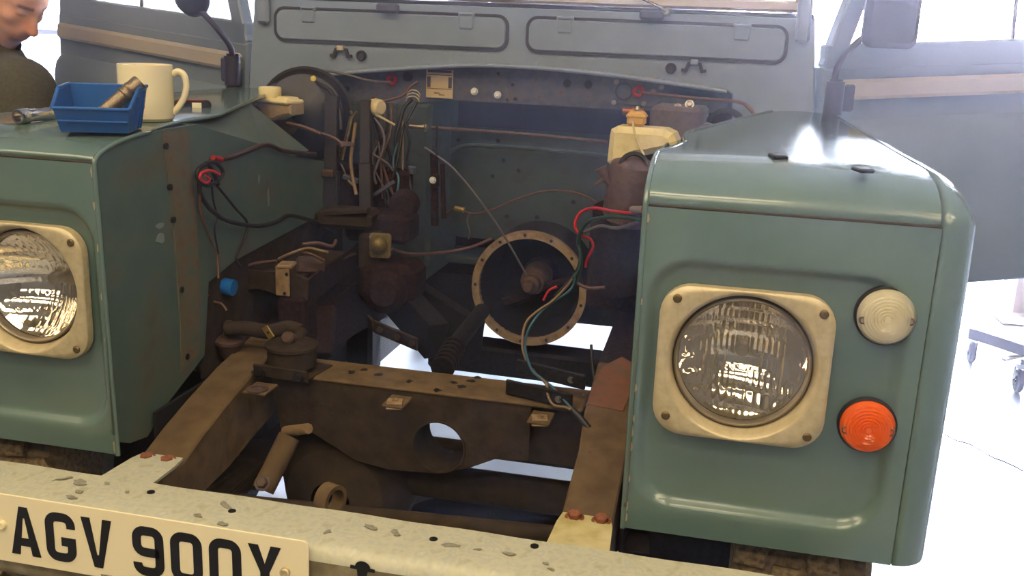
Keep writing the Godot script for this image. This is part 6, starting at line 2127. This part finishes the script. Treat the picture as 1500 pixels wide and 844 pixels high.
func person() -> void:
	var eye := V(-1.348, 1.2719, -1.06)
	var fwd := V(0.775, -0.625, 0.09).normalized()
	var side := Vector3.UP.cross(fwd).normalized()
	var up := fwd.cross(side)
	var hb := Basis(side, up, fwd)
	var H := eye - hb * V(-0.031, 0.004, 0.086)
	var hx := Transform3D(hb, H)
	var P := func(x: float, y: float, z: float) -> Vector3: return hx * V(x, y, z)
	var E := func(x: float, y: float, z: float, rx: float, ry: float, rz: float, k: float) -> Array: return ell(hx * V(x, y, z), V(rx, ry, rz), k, hb)
	var man := node("person")
	tag(man, "man in an olive jacket bending over behind the wing, head bowed", "person")
	var nb := H + V(-0.085, -0.165, 0.0)
	var skin := Color(0.90, 0.66, 0.54).srgb_to_linear()
	var ruddy := Color(0.88, 0.52, 0.43).srgb_to_linear()
	var stub := Color(0.66, 0.49, 0.40).srgb_to_linear()
	var inv := hx.affine_inverse()
	var shade := func(v: Vector3) -> Color:
		var q: Vector3 = inv * v
		var c := skin
		c = c.lerp(ruddy, clampf(1.0 - (q - V(0, -0.036, 0.10)).length() / 0.035, 0, 1) * 0.8)
		c = c.lerp(ruddy, clampf(1.0 - Vector2(q.y + 0.068, absf(q.x) * 0.35).length() / 0.012, 0, 1) * (0.35 if q.z > 0.08 else 0.0))
		var s := smoothstep(-0.050, -0.075, q.y) * smoothstep(-0.02, 0.02, q.z + 0.01) * smoothstep(-0.17, -0.14, q.y)
		c = c.lerp(stub, s * 0.75 * (1.0 if absf(q.y + 0.067) > 0.010 or absf(q.x) > 0.026 else 0.2))
		# eyebrows
		var eb := smoothstep(0.007, 0.003, absf(q.y - 0.0235 + absf(q.x) * 0.05)) * smoothstep(0.012, 0.016, absf(q.x)) * smoothstep(0.056, 0.048, absf(q.x))
		if q.z > 0.05:
			c = c.lerp(Color(0.12, 0.07, 0.05), eb * 0.7)
		return c
	var st := st_new()
	var head := []
	head.append(E.call(0, 0.030, -0.012, 0.075, 0.083, 0.096, 0.02))
	head.append(E.call(0, -0.030, 0.026, 0.060, 0.080, 0.060, 0.03))
	head.append(E.call(0, 0.035, 0.045, 0.058, 0.045, 0.042, 0.02))
	head.append(E.call(0, -0.101, 0.062, 0.024, 0.018, 0.020, 0.025))
	for s in [-1, 1]:
		head.append([P.call(s * 0.054, -0.045, -0.005), P.call(s * 0.020, -0.098, 0.052), 0.016, 0.013, 0.025])
		head.append([P.call(s * 0.044, 0.021, 0.068), P.call(s * 0.008, 0.019, 0.087), 0.008, 0.009, 0.014])
		head.append(E.call(s * 0.042, -0.022, 0.060, 0.020, 0.016, 0.020, 0.022))
		head.append(E.call(s * 0.012, -0.040, 0.094, 0.0085, 0.008, 0.011, 0.006))
		head.append(E.call(s * 0.031, 0.003, 0.097, 0.017, 0.010, 0.016, -0.010))
		head.append(E.call(s * 0.031, 0.002, 0.0735, 0.0148, 0.0125, 0.0125, 0.003))
		head.append([P.call(s * 0.018, 0.0015, 0.085), P.call(s * 0.045, 0.0, 0.078), 0.0022, 0.0022, 0.003])
		head.append(ell(P.call(s * 0.079, -0.004, -0.012), V(0.009, 0.032, 0.020), 0.008, hb * Basis(Vector3.RIGHT, -0.25) * Basis(Vector3.UP, s * 0.35)))
		head.append(ell(P.call(s * 0.087, -0.002, -0.008), V(0.006, 0.020, 0.011), -0.006, hb * Basis(Vector3.RIGHT, -0.25) * Basis(Vector3.UP, s * 0.35)))
	head.append([P.call(0, 0.014, 0.086), P.call(0, -0.034, 0.113), 0.0085, 0.0110, 0.010])
	head.append(E.call(0, -0.038, 0.114, 0.011, 0.009, 0.010, 0.006))
	head.append([P.call(0, 0.010, 0.072), P.call(0, -0.045, 0.082), 0.014, 0.020, 0.018])
	head.append(E.call(0, -0.045, 0.064, 0.040, 0.032, 0.028, 0.02))
	head.append(E.call(0, -0.068, 0.070, 0.034, 0.026, 0.026, 0.02))
	head.append(E.call(0, -0.0625, 0.089, 0.023, 0.0055, 0.009, 0.004))
	head.append(E.call(0, -0.0750, 0.087, 0.020, 0.0060, 0.009, 0.004))
	head.append([P.call(0, -0.045, -0.025), nb, 0.054, 0.062, 0.03])
	nets(st, head, 0.0035, shade)
	# body below the neck: torso, arms, legs
	var sd := V(0.55, 0, 0.835)                     # towards his right shoulder
	var rs := nb + V(0.205, -0.085, 0.150)
	var ls := nb + V(-0.10, -0.035, -0.150)
	var pel := nb + V(-0.40, -0.22, 0.03)
	pel.y = 0.93
	var chest := nb.lerp(pel, 0.38) + V(0.03, -0.04, 0)
	var waist := nb.lerp(pel, 0.72) + V(0.0, -0.01, 0)
	var re := rs + V(0.05, -0.27, 0.02)
	var rw := re + V(0.17, -0.17, -0.04)
	var le := ls + V(0.14, -0.25, 0.03)
	var lw := le + V(0.20, -0.13, 0.05)
	var rh := pel + sd * 0.09
	var lh := pel - sd * 0.09
	var rk := rh + V(0.06, -0.44, 0.03)
	var lk := lh + V(0.10, -0.44, -0.03)
	var rf := V(rk.x - 0.04, 0.09, rk.z + 0.01)
	var lf := V(lk.x - 0.03, 0.09, lk.z)
	var toe := V(0.15, -0.055, 0.0)
	var bones := func(e: float) -> Dictionary:
		return {
			"torso": [[nb + V(-0.02, -0.02, 0), chest, 0.065 + e, 0.115 + e, 0.06], [rs, ls, 0.055 + e, 0.055 + e, 0.06], [rs.lerp(chest, 0.3), chest.lerp(waist, 0.4) + sd * 0.05, 0.075 + e, 0.10 + e, 0.05], [ls.lerp(chest, 0.3), chest.lerp(waist, 0.4) - sd * 0.05, 0.075 + e, 0.10 + e, 0.05], [chest, waist, 0.115 + e, 0.115 + e, 0.05], [waist, pel, 0.115 + e, 0.125 + e, 0.05]],
			"arms": [[rs, re, 0.052 + e, 0.042 + e, 0.04], [re, rw, 0.041 + e, 0.029 + e, 0.03], [ls, le, 0.052 + e, 0.042 + e, 0.04], [le, lw, 0.041 + e, 0.029 + e, 0.03]],
			"legs": [[pel, rh, 0.12 + e, 0.095 + e, 0.05], [pel, lh, 0.12 + e, 0.095 + e, 0.05], [rh, rk, 0.088 + e, 0.058 + e, 0.04], [rk, rf, 0.056 + e, 0.038 + e, 0.03], [lh, lk, 0.088 + e, 0.058 + e, 0.04], [lk, lf, 0.056 + e, 0.038 + e, 0.03]],
		}
	var bare: Dictionary = bones.call(-0.006)
	var plain := func(_v: Vector3) -> Color: return skin
	nets(st, bare.torso + bare.arms + bare.legs + [[rf, rf + toe, 0.035, 0.03, 0.02], [lf, lf + toe, 0.035, 0.03, 0.02]], 0.016, plain)
	# hands, slightly curled
	for q in [[re, rw, 1.0], [le, lw, -1.0]]:
		var d: Vector3 = (q[1] - q[0]).normalized()
		var across: Vector3 = Vector3.UP.cross(d).normalized() * -q[2]
		var pal: Vector3 = d.cross(across).normalized() * q[2]
		var w: Vector3 = q[1]
		var hand := [[w - d * 0.03, w + d * 0.03, 0.026, 0.024, 0.02]]
		for i in 4:
			var o: Vector3 = across * (0.030 - i * 0.020)
			var k0: Vector3 = w + d * (0.085 - absf(i - 1.3) * 0.005) + o
			hand.append([w + d * 0.015 + o * 0.6, k0, 0.016, 0.0115, 0.014])
			var ln: float = [0.040, 0.046, 0.042, 0.032][i]
			var k1: Vector3 = k0 + (d * 0.93 + pal * 0.37) * ln
			var k2: Vector3 = k1 + (d * 0.68 + pal * 0.73) * ln * 0.62
			var k3: Vector3 = k2 + (d * 0.45 + pal * 0.89) * ln * 0.5
			hand.append([k0, k1, 0.0095, 0.0088, 0.003])
			hand.append([k1, k2, 0.0088, 0.008, 0.003])
			hand.append([k2, k3, 0.008, 0.0068, 0.003])
		var t0: Vector3 = w + d * 0.025 + across * 0.026
		var t1: Vector3 = t0 + d * 0.032 + across * 0.028 + pal * 0.012
		var t2: Vector3 = t1 + d * 0.032 + across * 0.006 + pal * 0.010
		hand.append([t0, t1, 0.015, 0.0105, 0.012])
		hand.append([t1, t2, 0.0105, 0.0085, 0.003])
		nets(st, hand, 0.004, plain)
	put("body", st, M.skin, man)
	# short brown hair
	st = st_new()
	nets(st, [E.call(0, 0.036, -0.020, 0.080, 0.086, 0.097, 0.02), E.call(0, -0.055, 0.075, 0.12, 0.125, 0.075, -0.01), E.call(0, -0.14, -0.01, 0.12, 0.13, 0.12, -0.01), E.call(0, 0.01, 0.108, 0.085, 0.068, 0.06, -0.01)], 0.005, plain)
	put("hair", st, M.hair, man)
	# jacket with a stand collar, trousers, shoes
	st = st_new()
	var cl: Dictionary = bones.call(0.016)
	var jk: Array = cl.torso + cl.arms
	jk.append([nb + V(0.02, 0.015, 0.06), nb + V(-0.05, 0.0, -0.06), 0.05, 0.05, 0.03])
	jk.append([rs + V(0.0, 0.0, 0.0), re, 0.082, 0.068, 0.05])
	nets(st, jk, 0.012, plain)
	put("jacket", st, M.jacket_cloth, man)
	st = st_new()
	nets(st, [[nb + V(0.035, 0.035, 0.05), nb + V(0.055, 0.03, -0.03), 0.022, 0.022, 0.02], [nb + V(0.035, 0.035, 0.05), nb + V(-0.05, 0.05, 0.06), 0.02, 0.02, 0.02], [nb + V(-0.05, 0.05, 0.06), nb + V(-0.09, 0.05, -0.02), 0.02, 0.02, 0.02]], 0.006, plain)
	put("collar", st, M.dark_cloth, man)
	st = st_new()
	nets(st, (cl.legs as Array), 0.016, plain)
	put("trousers", st, M.dark_cloth, man)
	st = st_new()
	for q in [rf, lf]:
		var h: Vector3 = q
		nets(st, [[V(h.x - 0.03, 0.042, h.z), V(h.x + 0.05, 0.05, h.z), 0.042, 0.045, 0.02], [V(h.x + 0.05, 0.045, h.z), V(h.x + 0.17, 0.036, h.z), 0.044, 0.034, 0.02]], 0.009, plain)
	put("shoes", st, M.black, man)
